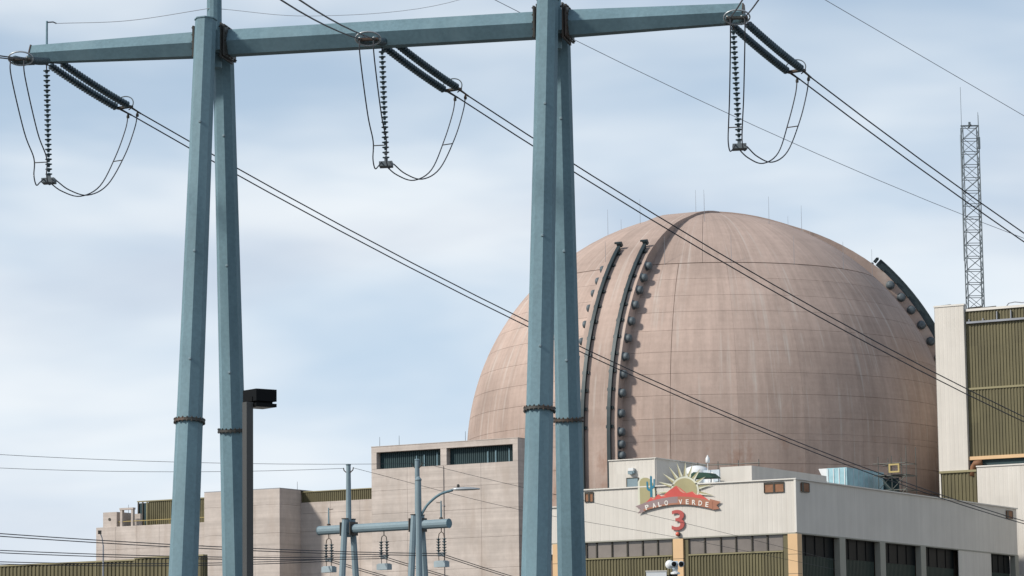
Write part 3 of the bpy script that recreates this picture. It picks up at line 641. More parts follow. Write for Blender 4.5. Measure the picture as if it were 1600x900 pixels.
def glyph(ch, cxz, h, w, rot, y0, y1, m, par, name, bold=0.0):
    cu = bpy.data.curves.new('glyph', 'FONT'); cu.body = ch; cu.size = 1; cu.extrude = 0.1; cu.offset = bold
    fo = bpy.data.objects.new('glyph', cu); COL.objects.link(fo)
    bpy.context.view_layer.update()
    me = bpy.data.meshes.new_from_object(fo.evaluated_get(bpy.context.evaluated_depsgraph_get()))
    bpy.data.objects.remove(fo); bpy.data.curves.remove(cu)
    xs_ = [v.co.x for v in me.vertices]; ys_ = [v.co.y for v in me.vertices]
    mx_, my_ = (min(xs_)+max(xs_))/2, (min(ys_)+max(ys_))/2; sx_, sy_ = w/(max(xs_)-min(xs_)), h/(max(ys_)-min(ys_))
    for v in me.vertices:
        x, z = (v.co.x-mx_)*sx_, (v.co.y-my_)*sy_
        x, z = x*math.cos(rot)-z*math.sin(rot), x*math.sin(rot)+z*math.cos(rot)
        v.co = (cxz[0]+x, y0 if v.co.z > 0 else y1, cxz[1]+z)
    me.materials.clear(); me.materials.append(M[m]); me.name = name
    return link(name, me, par)
for ch, x, y, r in (('P',234,418,12),('A',284,405,10),('L',324,396,8),('O',370,387,5),('V',470,380,0),('E',517,379,-3),('R',563,382,-5),('D',608,388,-8),('E',654,397,-10)):
    glyph(ch, sg(x, y), 0.37, 0.30 if ch not in 'LE' else 0.25, R_(r+3), EY-0.105, EY-0.0905, 'lettering', em, 'letter', 0.02)
three = glyph('3', sg(447, 507), 1.55, 1.10, 0, EY-0.05, EY-0.01, 'red_dark', None, 'unit_number', 0.012)
tag(three, 'large red number 3 on the cream wall below the emblem', 'number')
bc = thing('red_beacon', 'small red lamp on the orange column below the number 3', 'beacon', (-113.2, Y0-0.1, 15.6))
MB().lathe([(0.16,0),(0.2,0.04),(0.2,0.1),(0.14,0.12)], 12, (-113.2, Y0+0.01, 15.75), (0,-1,0)).build('base', 'frame', bc)
MB().lathe([(0.15,0),(0.15,0.05),(0.11,0.13),(0.03,0.17)], 12, (-113.2, Y0-0.112, 15.75), (0,-1,0)).build('lens', 'redlens', bc, True)

# ------------------------------------------------------------------ turbine hall tower at the right edge
tb = thing('turbine_hall', 'tall cream and olive clad block at the right edge of the dome', 'building', (-108, 275, 0))
Y3 = 270.0
B('core', 'core', tb, -113.4, -70, Y3+0.6, 292, 0, 38.2)
MB().corrugated((-113.73, Y3), (-110.95, Y3), 23.75, 38.75, 0.42, 0.008, 0.80, 0.16).build('pilaster', 'white', tb)
B('pilaster_side', 'white', tb, -110.95, -110.90, Y3-0.02, Y3+0.55, 23.75, 38.75); B('pilaster_side', 'white', tb, -113.75, -113.732, Y3-0.02, 292, 23.75, 38.75)
B('coping', 'trim', tb, -113.8, -110.8, Y3-0.08, Y3+0.6, 38.751, 38.9)
MB().corrugated((-110.89, Y3+0.42), (-70, Y3+0.42), 24.95, 31.02, 0.30, 0.07).build('olive_cladding', 'olive', tb)
MB().corrugated((-110.89, Y3+0.42), (-70, Y3+0.42), 31.2, 38.2, 0.30, 0.07).build('olive_cladding', 'olive', tb)
B('floor_trim', 'olive_trim', tb, -110.89, -70, Y3+0.28, Y3+0.55, 31.021, 31.199)
B('coping', 'trim', tb, -110.79, -70, Y3+0.22, Y3+0.6, 38.201, 38.42)
B('gutter', 'wire_pale', tb, -110.7, -70, Y3+0.10, Y3+0.34, 37.06, 37.24)
for i in range(30): B('gutter_bracket', 'wire_pale', tb, -110.5+i*1.35, -110.42+i*1.35, Y3+0.14, Y3+0.34, 37.25, 38.0 if i in (2, 3, 4) else 37.45)
B('orange_beam', 'orange', tb, -110.88, -70, Y3+0.15, Y3+0.6, 24.64, 24.949)
B('recess', 'louvre', tb, -110.88, -70, Y3+0.5, Y3+0.6, 22.5, 24.639)  # dark teal sheet, the recess's shade put into its colour
pp = MB().tube([(-110.6, Y3+0.2, 23.2), (-110.5, Y3+0.2, 24.0), (-110.2, Y3+0.0, 24.3), (-109.6, Y3+0.05, 24.35)], 0.28, 10).build('duct', 'vent', tb, True)
MB().corrugated((-113.6, Y3+0.1), (-110.1, Y3+0.1), 0, 23.55, 0.34, 0.07).build('olive_cladding', 'olive', tb)
B('ledge', 'olive_trim', tb, -113.72, -110.12, Y3-0.1, Y3+0.5, 23.551, 23.749)
B('corner_strip', 'trim', tb, -113.74, -113.6, Y3-0.03, Y3+0.3, 0, 23.55)
MB().corrugated((-108.45, 266.0), (-70, 266.0), 0, 23.62, 0.42, 0.008, 0.80, 0.16).build('low_cladding', 'white', tb)
B('low_coping', 'trim', tb, -108.5, -70, 265.9, 266.4, 23.621, 23.74); B('low_roof', 'roofing', tb, -108.4, -70, 266.4, Y3+0.5, 22.9, 23.0)
B('low_side', 'white', tb, -108.48, -108.43, 266.05, Y3+0.4, 0, 23.62)
for a, b2, z in ((-113.5, -112.6, 38.9), (-110.9, -109.6, 38.5), (-109.5, -108.2, 38.42)): MB().tube([(a, Y3+1.0, z+0.05), (b2, Y3+1.2, z+0.12)], 0.10, 6).build('roof_pipe', 'frame', tb)
MB().tube([(-107.2, Y3+1, 38.4), (-106.9, Y3+1, 38.75), (-106.3, Y3+1, 38.82), (-105.6, Y3+1, 38.7), (-104, Y3+1, 38.7)], 0.05, 6).build('roof_pipe', 'wire_pale', tb)

# lattice mast on its roof
lm = thing('lattice_mast', 'slim steel lattice antenna mast on the roof of the right hand block', 'antenna mast', (-112.0, 278.6, 38.2))
lc = Vector((-113.35, 278.9, 0)); lb, ltp = 38.2, 56.9; hw = 0.74; rotm = R_(30)
LXa = Vector((math.cos(rotm), math.sin(rotm), 0)); LYa = Vector((-LXa.y, LXa.x, 0)); NB = 15; bh = (ltp-lb)/NB
cor = [lc+LXa*hw*i+LYa*hw*j for i, j in ((-1,-1),(1,-1),(1,1),(-1,1))]
for c in cor: MB().cone(c+Vector((0,0,lb)), c+Vector((0,0,ltp)), 0.06, 0.05, 6).build('leg', 'lattice', lm)
side = 2*hw
hb = MB().cone((0,0,0), (side,0,0), 0.035, 0.035, 5).mesh('horizontal', 'lattice')
d1 = MB().cone((0,0,0), (side,0,bh), 0.028, 0.028, 5).mesh('diagonal', 'lattice'); d2 = MB().cone((side,0,0), (0,0,bh), 0.028, 0.028, 5).mesh('diagonal', 'lattice')
for f in range(4):
    c0, c1 = cor[f], cor[(f+1) % 4]; ax = (c1-c0).normalized(); ay = Vector((0,0,1)).cross(ax)
    for kx in range(NB):
        z = lb+kx*bh
        inst('horizontal', hb, lm, frame(c0+Vector((0,0,z+bh)), ax, ay, (0,0,1)))
        inst('diagonal', d1 if (kx+f) % 2 else d2, lm, frame(c0+Vector((0,0,z)), ax, ay, (0,0,1)))
        if f in (0, 1): inst('diagonal', d2 if (kx+f) % 2 else d1, lm, frame(c0+Vector((0,0,z))-ay*0.03, ax, ay, (0,0,1)))
for c, z0, z1, r in ((cor[0]-LXa*0.12, 52, 60.6, 0.03), (cor[0]-LXa*0.28, 44, 56, 0.025), (cor[1]+LYa*0.2, 55, 58.2, 0.035), (cor[1], 56, 57.9, 0.03)): MB().cone(c+Vector((0,0,z0)), c+Vector((0,0,z1)), r, r*0.6, 5).build('whip_antenna', 'lattice', lm)
MB().obox(cor[1]+Vector((0,0,55.2)), LXa, LYa, (0,0,1), 0.10, 0.15, 0.55).build('antenna_panel', 'lattice', lm)
MB().obox(lc+Vector((0,0,57.0)), LXa, LYa, (0,0,1), 0.85, 0.06, 0.06).obox(lc+Vector((0,0,56.96)), LXa, LYa, (0,0,1), 0.06, 0.85, 0.05).obox(lc+Vector((0,0,57.2)), LXa, LYa, (0,0,1), 0.10, 0.10, 0.16).build('top_frame', 'lattice', lm)
B('base_plate', 'frame', lm, lc.x-1.1, lc.x+1.1, lc.y-1.1, lc.y+1.1, 38.2, 38.5)

# ------------------------------------------------------------------ transmission structure in front
AZB = R_(18.5); bd = Vector((math.cos(AZB), math.sin(AZB), 0)); pd = Vector((-bd.y, bd.x, 0)); UP = Vector((0,0,1))
PH = [Vector((-60.27, 74.97, 0)), Vector((-50.34, 78.31, 0)), Vector((-40.38, 81.62, 0))]
MA = [Vector((-55.43, 76.58, 0))+bd*0.20, Vector((-45.53, 79.90, 0))+bd*0.13]; LEAN = (-0.15, -0.27)
ZBM = 21.93
ts = thing('transmission_tower', 'tall steel two masted line structure with crossbeam, legs in pairs, nearest the camera', 'pylon', (MA[0]+MA[1])/2)
bolt_me = MB().lathe([(0.03,0),(0.03,0.025),(0.015,0.025),(0.015,0.045)], 6).mesh('bolt', 'dark_steel')
for mi, mc in enumerate(MA):
    for sgn in (-1, 1):
        tp = mc+pd*0.85*sgn+UP*22.48; ft = mc+pd*3.24*sgn+bd*LEAN[mi]
        ax = (tp-ft).normalized(); zj = 10.45+0.05*sgn; kf = zj/22.48; jt = ft+(tp-ft)*kf; rj = 0.455-(0.455-0.315)*kf
        lo = MB().cone(ft, jt, 0.455, rj, 8, R_(12), -pd).build('lower_leg', 'steel', ts)
        MB().cone(jt, tp, rj-0.012, 0.315, 8, R_(12), -pd).build('upper_leg', 'steel', ts)
        fl = MB().lathe([(rj+0.065,-0.04),(rj+0.065,-0.004),(rj+0.06,0.004),(rj+0.06,0.04)], 24, jt, ax).build('flange', 'dark_steel', lo)
        u = ax.orthogonal().normalized(); w = ax.cross(u)
        for q in range(20):
            a = 2*math.pi*q/20; pbt = jt+(u*math.cos(a)+w*math.sin(a))*(rj+0.045)
            inst('bolt', bolt_me, lo, along(pbt+ax*0.035, ax)); inst('bolt', bolt_me, lo, along(pbt-ax*0.035, -ax))
        MB().obox(ft+UP*0.02, bd, pd, UP, 0.75, 0.75, 0.06).build('base_plate', 'dark_steel', lo)
        MB().cone(tp, tp+ax*0.035, 0.345, 0.345, 8, R_(12), -pd).build('leg_cap', 'steel', ts)
        for zz in (19.3, 15.4, 12.2):                   # step bolt bosses
            kk = zz/22.48; c = ft+(tp-ft)*kk; rr = 0.455-0.14*kk
            MB().lathe([(0.05,0),(0.05,0.03),(0.03,0.06)], 8, c-pd*rr*0.9+bd*rr*0.15, -pd).build('boss', 'steel2', ts)
    MB().cone(mc+UP*21.2, mc+UP*28.3, 0.235, 0.19, 12).build('pole_top', 'steel', ts)
    MB().obox(mc+UP*(ZBM), bd, pd, UP, 0.36, 0.62, 0.30).build('saddle', 'steel', ts)
    for sgn in (-1, 1):
        for off, hh, m_ in ((0.38, 0.52, 'dark_steel'), (0.475, 0.47, 'dark_steel')):
            pt = MB().obox(mc+UP*ZBM+bd*sgn*off, bd, pd, UP, 0.028, 0.60, hh).build('flange_plate', m_, ts)
        for iz in range(5):
            for ip in (-1, 1):
                c = mc+UP*(ZBM-0.42+0.21*iz)+pd*0.53*ip+bd*sgn*0.50; inst('bolt', bolt_me, pt, along(c, bd*sgn)); inst('bolt', bolt_me, pt, along(c-bd*sgn*0.16, -bd*sgn))
        for ip in range(4):
            for iz in (-1, 1):
                c = mc+UP*(ZBM+0.43*iz)+pd*(-0.42+0.28*ip)+bd*sgn*0.50; inst('bolt', bolt_me, pt, along(c, bd*sgn)); inst('bolt', bolt_me, pt, along(c-bd*sgn*0.16, -bd*sgn))
def beam(p0, p1, r0, r1):
    return MB().cone(p0+UP*ZBM, p1+UP*ZBM, r0, r1, 6, R_(30), UP).build('crossbeam', 'steel', ts)
beam(MA[0]-bd*0.50, PH[0]-bd*0.45, 0.425, 0.30)
beam(MA[0]+bd*0.50, MA[1]-bd*0.50, 0.435, 0.435)
beam(MA[1]+bd*0.50, PH[2]+bd*0.30, 0.435, 0.32)
for e, d in ((PH[0]-bd*0.45, -bd), (PH[2]+bd*0.30, bd)): MB().cone(e+UP*ZBM, e+d*0.03+UP*ZBM, 0.33, 0.33, 6, R_(30), UP).build('end_plate', 'dark_steel', ts)
po = MB().cone(PH[0]+UP*(ZBM+0.2), PH[0]+UP*(ZBM+1.02), 0.035, 0.03, 8).build('post', 'steel', ts)
MB().tube([PH[0]+UP*(ZBM+0.98)+bd*0.03, PH[0]+UP*(ZBM+0.98)+bd*0.2, PH[0]+UP*(ZBM+0.93)+bd*0.30], 0.02, 6).build('wire_clamp', 'wire', po)

def smooth(pts, n=8):
    """Catmull-Rom through points"""
    P_ = [Vector(p) for p in pts]; P_ = [P_[0]*2-P_[1]]+P_+[P_[-1]*2-P_[-2]]; out = []
    for i in range(1, len(P_)-2):
        a, b_, c, d = P_[i-1:i+3]
        for q in range(n):
            t_ = q/n; out.append(0.5*((2*b_)+(c-a)*t_+(2*a-5*b_+4*c-d)*t_*t_+(3*b_-a-3*c+d)*t_**3))
    return out+[P_[-2]]
disc_me = MB().lathe([(0.030,0.0),(0.032,0.03),(0.118,0.030),(0.127,0.045),(0.110,0.062),(0.052,0.085),(0.050,0.130),(0.030,0.146)], 14).mesh('disc', 'porcelain', True)
def string(parent, p0, p1, sag=0.0, fat=1.0, pitch=0.146):
    """stack of insulator discs from p0 to p1"""
    n_ = int(round((p1-p0).length/pitch)); d = (p1-p0)/n_
    for q in range(n_):
        a = p0+d*q-UP*sag*4*(q/n_)*(1-q/n_); b_ = p0+d*(q+1)-UP*sag*4*((q+1)/n_)*(1-(q+1)/n_)
        inst('disc', disc_me, parent, along(a, b_-a) @ Matrix.Diagonal((fat, fat, pitch/0.146, 1)))
def rod(parent, name, a, b_, r=0.018, m_='dark_steel'): return MB().cone(a, b_, r, r, 6).build(name, m_, parent)
def ring(parent, c, ax1, ax2, r1, r2, gap=0.0, rad=0.022, m_='ring', a0=0.0):
    pts = [c+ax1*r1*math.cos(a0+(2*math.pi-gap)*i/28)+ax2*r2*math.sin(a0+(2*math.pi-gap)*i/28) for i in range(29)]
    return MB().tube(pts, rad, 6).build('corona_ring', m_, parent, True)
TH_ = 0.437; hd = math.cos(TH_)*pd+math.sin(TH_)*bd      # far spans leave to the right
nd = Vector((math.cos(R_(-61.9)), math.sin(R_(-61.9)), 0)); nside = Vector((-nd.y, nd.x, 0)); hside = Vector((hd.y, -hd.x, 0))
WHERE = ('left end', 'middle', 'right end')
for i, P in enumerate(PH):
    w_ = WHERE[i]; zt = 21.83-0.149
    def far(s, t=0.0): return P+hd*s+hside*t+UP*(zt-0.273*s+FAR_B*s*s)
    FAR_B = 0.00143
    # far dead end: two parallel strings
    fa = thing('strain_insulator', 'pair of slanting dark insulator strings below the %s of the crossbeam' % w_, 'insulator', P+UP*21.5, 'slanting insulator pairs under the crossbeam')
    for t_ in (-0.25, 0.25):
        a, b_ = far(0.42, t_)+UP*0.10, far(3.30, t_)+UP*0.0
        string(fa, a, b_, 0.035, 0.95, 0.112); rod(fa, 'link', P+hside*t_*0.6+UP*(ZBM-0.28), a, 0.022)
        rod(fa, 'clamp', b_, far(3.9, t_*0.8), 0.03)
    c = far(3.36); MB().obox(c, hside, hd, UP, 0.30, 0.10, 0.03).build('yoke_plate', 'dark_steel', fa)
    ring(fa, c+UP*0.10+hd*0.0, (hside*0.75+hd*0.35).normalized(), (UP*0.85+hd*0.2).normalized(), 0.30, 0.26, 1.9, 0.018, 'capm', -0.9)
    # near dead end: points at the camera
    na = thing('strain_insulator', 'insulator pair with pale ring pointing at the camera, %s of the crossbeam' % w_, 'insulator', P+UP*21.5, 'insulator pairs pointing at the camera')
    near0 = P+nd*0.42-bd*(0.12 if i < 2 else 0.0)
    def nr(s, t=0.0): return near0+nd*(s-0.42)+nside*t+UP*(21.72-0.195*s+0.0009*s*s)
    for t_ in (-0.2, 0.2):
        a, b_ = nr(0.45, t_), nr(3.35, t_)
        string(na, a, b_, 0.03, 0.95); rod(na, 'link', P-bd*0.1+nside*t_*0.6+UP*(ZBM-0.15), a, 0.022); rod(na, 'clamp', b_, nr(4.1, t_), 0.035)
    c = nr(3.45); MB().obox(c, nside, nd, UP, 0.30, 0.10, 0.03).build('yoke_plate', 'dark_steel', na)
    ring(na, c+UP*0.02, nside, (UP*0.5+nd*0.5).normalized(), 0.36, 0.24, 0.0, 0.024, 'ring')
    # hanging string that holds the jumper
    su = thing('suspension_insulator', 'single hanging insulator string with jumper clamp below the %s of the crossbeam' % w_, 'insulator', P+UP*21.5, 'hanging insulator strings under the crossbeam')
    tip = P+bd*0.10+UP*18.12; rod(su, 'hanger', P+UP*(ZBM-0.25), P+UP*21.45, 0.02)
    n_ = 22
    for q in range(n_):
        a = P+UP*21.45; d = (tip-a)/n_; inst('disc', disc_me, su, along(a+d*q, d) @ Matrix.Scale(0.86, 4))
    MB().obox(tip-UP*0.10, bd, nd, UP, 0.20, 0.22, 0.07).obox(tip, bd, nd, UP, 0.05, 0.05, 0.1).build('clamp', 'capm', su)
    # jumper
    jp = thing('jumper_cable', 'twin jumper cables looping round the hanging insulator at the %s of the crossbeam' % w_, 'cable', tip, 'twin jumper loops')
    mids = []
    for t_ in (-0.2, 0.2):
        s0 = nr(3.95, t_); low = tip+nd*0.55+bd*(t_*1.0-0.12)-UP*0.28
        pts = [s0, s0-UP*0.5-nd*0.15, s0*0.45+low*0.55-UP*0.10, low+UP*0.75+nd*0.26, low+UP*0.25+nd*0.14-bd*0.02, low+bd*0.03-UP*0.02, low+UP*0.06+bd*0.13-nd*0.05, tip+nd*0.20+bd*t_*0.6-UP*0.06, tip+bd*t_*0.6-UP*0.1]
        MB().tube(smooth(pts, 6), 0.019, 6).build('cable', 'wire', jp, True); mids.append(low+UP*0.62+nd*0.23)
    rod(jp, 'spacer', mids[0], mids[1], 0.016); mids = []
    for t_ in (-0.2, 0.2):
        e = far(3.75, t_)-UP*0.10; a = tip+hd*0.15+hside*t_*0.8-UP*0.08
        pts = [a, a+hd*0.55-UP*0.22, a+hd*1.35-UP*0.28, a+hd*2.2+UP*0.15, e-hd*0.55-UP*1.35, e-hd*0.12-UP*0.45, e]
        sm = smooth(pts, 6); MB().tube(sm, 0.019, 6).build('cable', 'wire', jp, True); mids.append(sm[23])
        MB().lathe([(0.045,0),(0.05,0.06),(0.02,0.14)], 8, e-UP*0.06, UP).build('terminal', 'dark_steel', jp)
    rod(jp, 'spacer', mids[0], mids[1], 0.016)
    for t_ in (-0.2, 0.2):
        ss = [3.3+q*(215-3.3)/60 for q in range(61)]
        c_ = MB().tube([far(s, t_) for s in ss], 0.021, 6).build('power_conductor', 'wire')
        tag(c_, 'dark power cable sloping right from the crossbeam %s, %s of its pair' % (w_, 'upper' if t_ < 0 else 'lower'), 'power cable', 'power cables crossing in front of the dome')
        ss = [3.5+q*80/24 for q in range(25)]
        c_ = MB().tube([nr(s, t_) for s in ss], 0.021, 6).build('power_conductor', 'wire')
        tag(c_, 'overhead cable towards the camera from the crossbeam %s, %s of its pair' % (w_, 'right' if t_ > 0 else 'left'), 'power cable', 'power cables towards the camera')
# earth wires from the mast tops
for mi, (mc, z0, al, bb) in enumerate(((MA[0], 27.9, 0.17, 0.001), (MA[1], 27.5, 0.14, 0.0))):
    ss = [q*215/50 for q in range(51)]
    c_ = MB().tube([mc+hd*s+UP*(z0-al*s+bb*s*s) for s in ss], 0.0115, 5).build('earth_wire', 'wire_pale')
    tag(c_, ('thin pale earth wire descending right behind the right mast and across the lattice mast', 'thin pale earth wire crossing the top right corner of the sky')[mi], 'earth wire', 'thin earth wires')
sl = [PH[0]+UP*(ZBM+0.93)+bd*0.3, (PH[0]+MA[0])/2+UP*(ZBM+0.86)-pd*0.1, MA[0]+UP*23.0-pd*0.2]
sl2 = [MA[0]+UP*23.0+bd*0.2, MA[0]+bd*3+UP*22.62, MA[0]*0.35+MA[1]*0.65+UP*22.7, MA[1]+UP*23.6]
tag(MB().tube(smooth(sl, 8), 0.010, 5).build('earth_wire', 'wire_pale'), 'thin slack wire above the left arm of the crossbeam', 'earth wire', 'thin earth wires')
tag(MB().tube(smooth(sl2, 8), 0.008, 5).build('earth_wire', 'wire_pale'), 'thin slack wire above the middle of the crossbeam', 'earth wire', 'thin earth wires')

# ------------------------------------------------------------------ small line structure in the middle distance
AZS = R_(-5); sb = Vector((math.cos(AZS), math.sin(AZS), 0)); spd = Vector((-sb.y, sb.x, 0)); CS = Vector((-92.15, 143.21, 0)); ZS = 12.03
h2 = thing('small_line_structure', 'small steel two masted line structure with crossbeam, in front of the concrete block', 'pylon', CS)
for t_ in (-2.38, 2.25):
    mc = CS+sb*t_
    for sgn in (-1, 1):
        tp = mc+spd*0.32*sgn+UP*12.55; ft = mc+spd*1.4*sgn
        lg = MB().cone(ft, tp, 0.24, 0.165, 8, R_(22.5), -spd).build('leg', 'steel2', h2)
        MB().cone(tp, tp+UP*0.04, 0.20, 0.20, 8).build('leg_cap', 'dark_steel', lg)
    pt = MB().cone(mc+UP*11.6, mc+UP*15.45, 0.155, 0.12, 10).build('pole_top', 'steel2', h2)
    for s_ in (-1, 1): MB().tube([mc+UP*15.05+sb*s_*0.12, mc+UP*15.18+sb*s_*0.30, mc+UP*15.32+sb*s_*0.34], 0.03, 6).build('wire_bracket', 'dark_steel', pt)
    MB().lathe([(0.14,0),(0.15,0.03),(0.10,0.07)], 10, mc+UP*15.45).build('pole_cap', 'steel2', pt)
    for sgn in (-1, 1):
        pl_ = MB().obox(mc+UP*ZS+sb*sgn*0.33, sb, spd, UP, 0.03, 0.34, 0.36).build('flange_plate', 'dark_steel', h2)
    MB().obox(mc+UP*ZS, sb, spd, UP, 0.29, 0.24, 0.22).build('saddle', 'steel2', h2)
for a, b_ in ((-4.4, -2.75), (-2.01, 1.88), (2.62, 4.3)):
    MB().cone(CS+sb*a+UP*ZS, CS+sb*b_+UP*ZS, 0.245, 0.245, 12, R_(15), UP).build('crossbeam', 'steel2', h2)
for a in (-4.42, 4.3): MB().cone(CS+sb*a+UP*ZS, CS+sb*(a+0.02)+UP*ZS, 0.26, 0.26, 12, R_(15), UP).build('end_cap', 'steel', h2)
WS = ('left', 'middle', 'right')
small_disc = disc_me
LEFT_END = [Vector((-100.15, 121.29, 9.93)), Vector((-93.65, 113.41, 9.93)), Vector((-85.2, 103.16, 9.9))]
for i, t_ in enumerate((-3.75, 0.0, 3.8)):
    c = CS+sb*t_+UP*ZS
    it = thing('weighted_insulator', 'twin insulator strings with hanging weight, %s one under the small crossbeam' % WS[i], 'insulator', c, 'weighted insulators under the small crossbeam')
    rod(it, 'hanger', c-UP*0.24, c-UP*0.42, 0.03)
    MB().tube([c-UP*0.75-sb*0.19, c-UP*0.52-sb*0.15, c-UP*0.42, c-UP*0.52+sb*0.15, c-UP*0.75+sb*0.19], 0.025, 6).build('yoke', 'dark_steel', it)
    for s_ in (-1, 1):
        string(it, c-UP*0.75+sb*s_*0.19, c-UP*1.63+sb*s_*0.19); rod(it, 'drop_rod', c-UP*1.63+sb*s_*0.19, c-UP*1.97+sb*s_*0.17, 0.022)
    MB().obox(c-UP*1.60, sb, spd, UP, 0.20, 0.06, 0.10).build('conductor_clamp', 'capm', it)
    wt_ = MB().obox(c-UP*2.12, sb, spd, UP, 0.36, 0.20, 0.15).obox(c-UP*1.955, sb, spd, UP, 0.30, 0.16, 0.02).build('weight', 'weight', it)
    if i != 1:
        pi = thing('post_insulator', 'slim upright post on the %s end of the small crossbeam' % WS[i], 'post', c+UP*0.27, 'upright posts on the small crossbeam')
        MB().cone(c+UP*0.27, c+UP*1.2, 0.05, 0.035, 8).build('stem', 'steel', pi); MB().lathe([(0.11,0),(0.11,0.05),(0.06,0.08)], 10, c+UP*0.26).build('foot', 'dark_steel', pi)
        MB().tube([c+UP*1.1, c+UP*1.12-sb*0.3*(1 if i else -1)], 0.02, 5).build('arm', 'dark_steel', pi)
    cl = c-UP*1.62
    for s_, wd in ((0.055, 'upper'), (-0.055, 'lower')):
        e = LEFT_END[i]; v = e-(c-UP*1.62); far_e = cl+v*1.5
        pts = [cl+UP*s_+(far_e-cl)*q/20-UP*0.35*4*(q/20)*(1-q/20)*(1 if q/20 < 1 else 0) for q in range(21)]
        tag(MB().tube(pts, 0.022, 5).build('distribution_line', 'wire'), 'dark line running left from the %s weighted insulator, %s of its pair' % (WS[i], wd), 'power cable', 'lines crossing the lower left')
        e2 = cl+Vector((-13.0, 62.0, -2.4)); pts = [cl+UP*s_+(e2-cl)*q/20-UP*0.5*4*(q/20)*(1-q/20) for q in range(21)]
        tag(MB().tube(pts, 0.022, 5).build('distribution_line', 'wire'), 'dark line running down to the right from the %s weighted insulator, %s of its pair' % (WS[i], wd), 'power cable', 'lines running away from the small crossbeam')
for k_, (t_, le, r1, r2) in enumerate(((-2.38, (-103.0, 124.66, 15.07), (-95.02, 162.27, 14.05), (-95.39, 183.24, 13.31)), (2.25, (-97.79, 118.36, 15.06), (-94.88, 162.14, 15.39), (-95.31, 183.12, 14.33)))):
    tp = CS+sb*t_+UP*15.3; le = Vector(le); far_l = tp+(le-tp)*1.6
    mast_ = ('left', 'right')[k_]
    tag(MB().tube([tp-sb*0.3+(far_l-tp)*q/14-UP*0.5*4*(q/14)*(1-q/14) for q in range(15)], 0.012, 5).build('earth_wire', 'wire'), 'thin wire crossing the lower left sky to the top of the %s small mast' % mast_, 'earth wire', 'thin earth wires')
    r1, r2 = Vector(r1), Vector(r2); r3 = r2+(r2-r1)*1.2-UP*0.3
    tag(MB().tube(smooth([tp+sb*0.3, r1, r2, r3], 6), 0.012, 5).build('earth_wire', 'wire'), 'thin wire running right from the %s small mast across the cream wall' % mast_, 'earth wire', 'thin earth wires')

# ------------------------------------------------------------------ lamps and cameras
pk = thing('parking_light', 'black box headed lamp on a square pole beside the left mast', 'street lamp', (-26.0, 36.85, 0))
lc_ = Vector((-25.93, 36.78, 0)); pr = M3 @ Vector((1, 0, 0)); pf = M3 @ Vector((0, 1, 0))
u1 = (pr*math.cos(R_(38))+pf*math.sin(R_(38))); u2 = Vector((-u1.y, u1.x, 0))
MB().obox(lc_+UP*3.1, u1, u2, UP, 0.055, 0.055, 3.1).build('pole', 'bronze', pk)
MB().obox(lc_+UP*0.03, u1, u2, UP, 0.15, 0.15, 0.03).build('base_plate', 'bronze', pk)
hc = lc_+pr*0.155+pf*0.19
hd_ = MB().obox(hc+UP*6.305, u1, u2, UP, 0.172, 0.172, 0.085).build('lamp_head', 'black', pk)
MB().obox(hc+UP*6.205, u1, u2, UP, 0.13, 0.13, 0.016).build('neck', 'black', hd_)
MB().obox(hc+UP*6.165, u1, u2, UP, 0.172, 0.172, 0.024).build('lens_frame', 'black', hd_)
MB().obox(hc+UP*6.139, u1, u2, UP, 0.14, 0.14, 0.003).build('lens', 'lens', hd_)
MB().obox(hc*0.45+lc_*0.55+UP*6.25, (hc-lc_).normalized(), UP.cross((hc-lc_).normalized()), UP, 0.06, 0.035, 0.035).build('arm', 'black', pk)

sl_ = thing('street_light', 'galvanised street light with curved arm in front of the small crossbeam', 'street lamp', (-63.9, 101.8, 0))
s0 = Vector((-63.92, 101.75, 0))
MB().cone(s0, s0+UP*10.72, 0.15, 0.105, 12).build('pole', 'steel2', sl_)
MB().lathe([(0.13,0),(0.13,0.04),(0.05,0.14),(0.01,0.16)], 12, s0+UP*10.72).build('pole_cap', 'steel2', sl_)
MB().obox(s0+UP*0.03, (1,0,0), (0,1,0), UP, 0.25, 0.25, 0.03).build('base_plate', 'dark_steel', sl_)
ad = Vector((2.0, 1.0, 0)).normalized()
MB().tube(smooth([s0+ad*0.08+UP*9.40, s0+ad*0.35+UP*9.82, s0+ad*0.80+UP*10.18, s0+ad*1.3+UP*10.34], 6), 0.05, 8).build('arm', 'steel', sl_, True)
hm = s0+ad*1.72+UP*10.36
side_ = Vector((-ad.y, ad.x, 0)); prof = [(-0.45,0.05,0.05),(-0.30,0.09,0.08),(0.0,0.16,0.09),(0.35,0.15,0.07),(0.55,0.10,0.04),(0.60,0.04,0.02)]
vs = []
for xx, wy, hz in prof:
    for q in range(10):
        a = 2*math.pi*q/10; vs.append(hm+ad*xx+side_*wy*math.cos(a)+UP*(hz*math.sin(a) if math.sin(a) > 0 else hz*0.5*math.sin(a)))
fs = [(i*10+q, i*10+(q+1)%10, (i+1)*10+(q+1)%10, (i+1)*10+q) for i in range(len(prof)-1) for q in range(10)]+[tuple(range(9,-1,-1)), tuple(range(50,60))]
hd2 = MB().add(vs, fs).build('lamp_head', 'ring', sl_, True)
MB().lathe([(0.05,0),(0.06,0.06),(0.05,0.12),(0.01,0.14)], 8, hm-ad*0.22+UP*0.06).build('photocell', 'dark_steel', hd2)

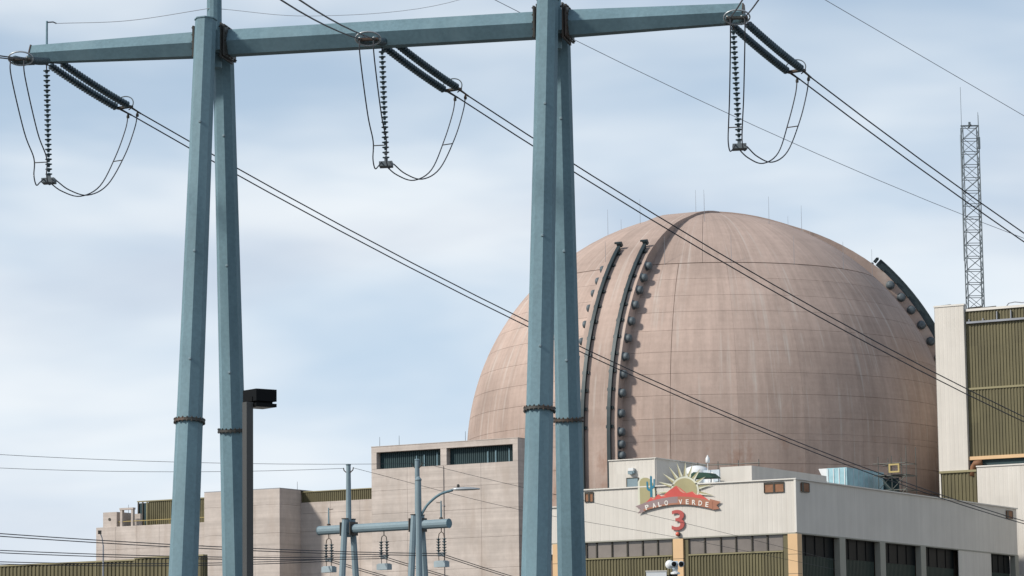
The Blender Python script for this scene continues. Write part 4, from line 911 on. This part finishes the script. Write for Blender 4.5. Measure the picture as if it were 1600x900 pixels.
fs_ = thing('street_light', 'tiny far street light in front of the olive wall at lower left', 'street lamp', (-110.0, 142.0, 0))
q0 = Vector((-109.95, 142.05, 0))
MB().cone(q0, q0+UP*11.7, 0.07, 0.04, 8).build('pole', 'wire_pale', fs_)
MB().tube([q0+UP*11.65, q0+UP*12.1-pr*0.07, q0+UP*12.35-pr*0.16], 0.03, 6).build('arm', 'wire_pale', fs_)
MB().obox(q0+UP*12.42-pr*0.2, pr, pf, UP, 0.09, 0.08, 0.10).build('lamp_head', 'dark_steel', fs_)

cc_ = thing('security_camera', 'white and grey pan tilt security camera on a pole before the orange column', 'camera', (-27.88, 53.4, 0))
c0 = Vector((-27.88, 53.4, 0)); toc = Vector((0.46, -0.89, 0)); cs = Vector((0.89, 0.46, 0))
MB().cone(c0, c0+UP*4.42, 0.06, 0.045, 10).build('pole', 'dark_steel', cc_)
MB().lathe([(0.09,0),(0.09,0.03),(0.05,0.05),(0.05,0.10)], 12, c0+UP*4.40).build('mount', 'unit', cc_)
MB().obox(c0+UP*4.57, cs, toc, UP, 0.055, 0.08, 0.075).build('housing', 'pale_blue', cc_)
MB().lathe([(0.02,-0.10),(0.075,-0.085),(0.085,0.0),(0.075,0.085),(0.02,0.10)], 14, c0+UP*4.585-cs*0.10, toc).build('camera_barrel', 'unit', cc_, True)
for o_ in (-0.02, 0.115):
    b_ = MB().lathe([(0.055,-0.1),(0.058,0.10),(0.05,0.115)], 14, c0+UP*4.585+cs*o_+toc*0.03, toc).build('lens_tube', 'pale_blue', cc_)
    MB().lathe([(0.047,0),(0.047,0.008),(0.02,0.02)], 12, c0+UP*4.585+cs*o_+toc*0.146, toc).build('lens', 'black', b_)
bxs = thing('junction_box', 'white flat topped box on a post left of the security camera', 'box', (-28.17, 53.25, 0))
q1 = Vector((-28.2, 53.25, 0))
MB().cone(q1, q1+UP*4.25, 0.05, 0.05, 8).build('post', 'dark_steel', bxs)
MB().obox(q1+UP*4.36, cs, toc, UP, 0.19, 0.14, 0.09).build('casing', 'unit', bxs); MB().obox(q1+UP*4.46, cs, toc, UP, 0.20, 0.15, 0.010).build('lid', 'trim', bxs)
MB().tube([q1+UP*4.36+cs*0.19, q1+UP*4.36+cs*0.26, q1+UP*4.42+cs*0.29], 0.025, 6).build('cable', 'black', bxs)
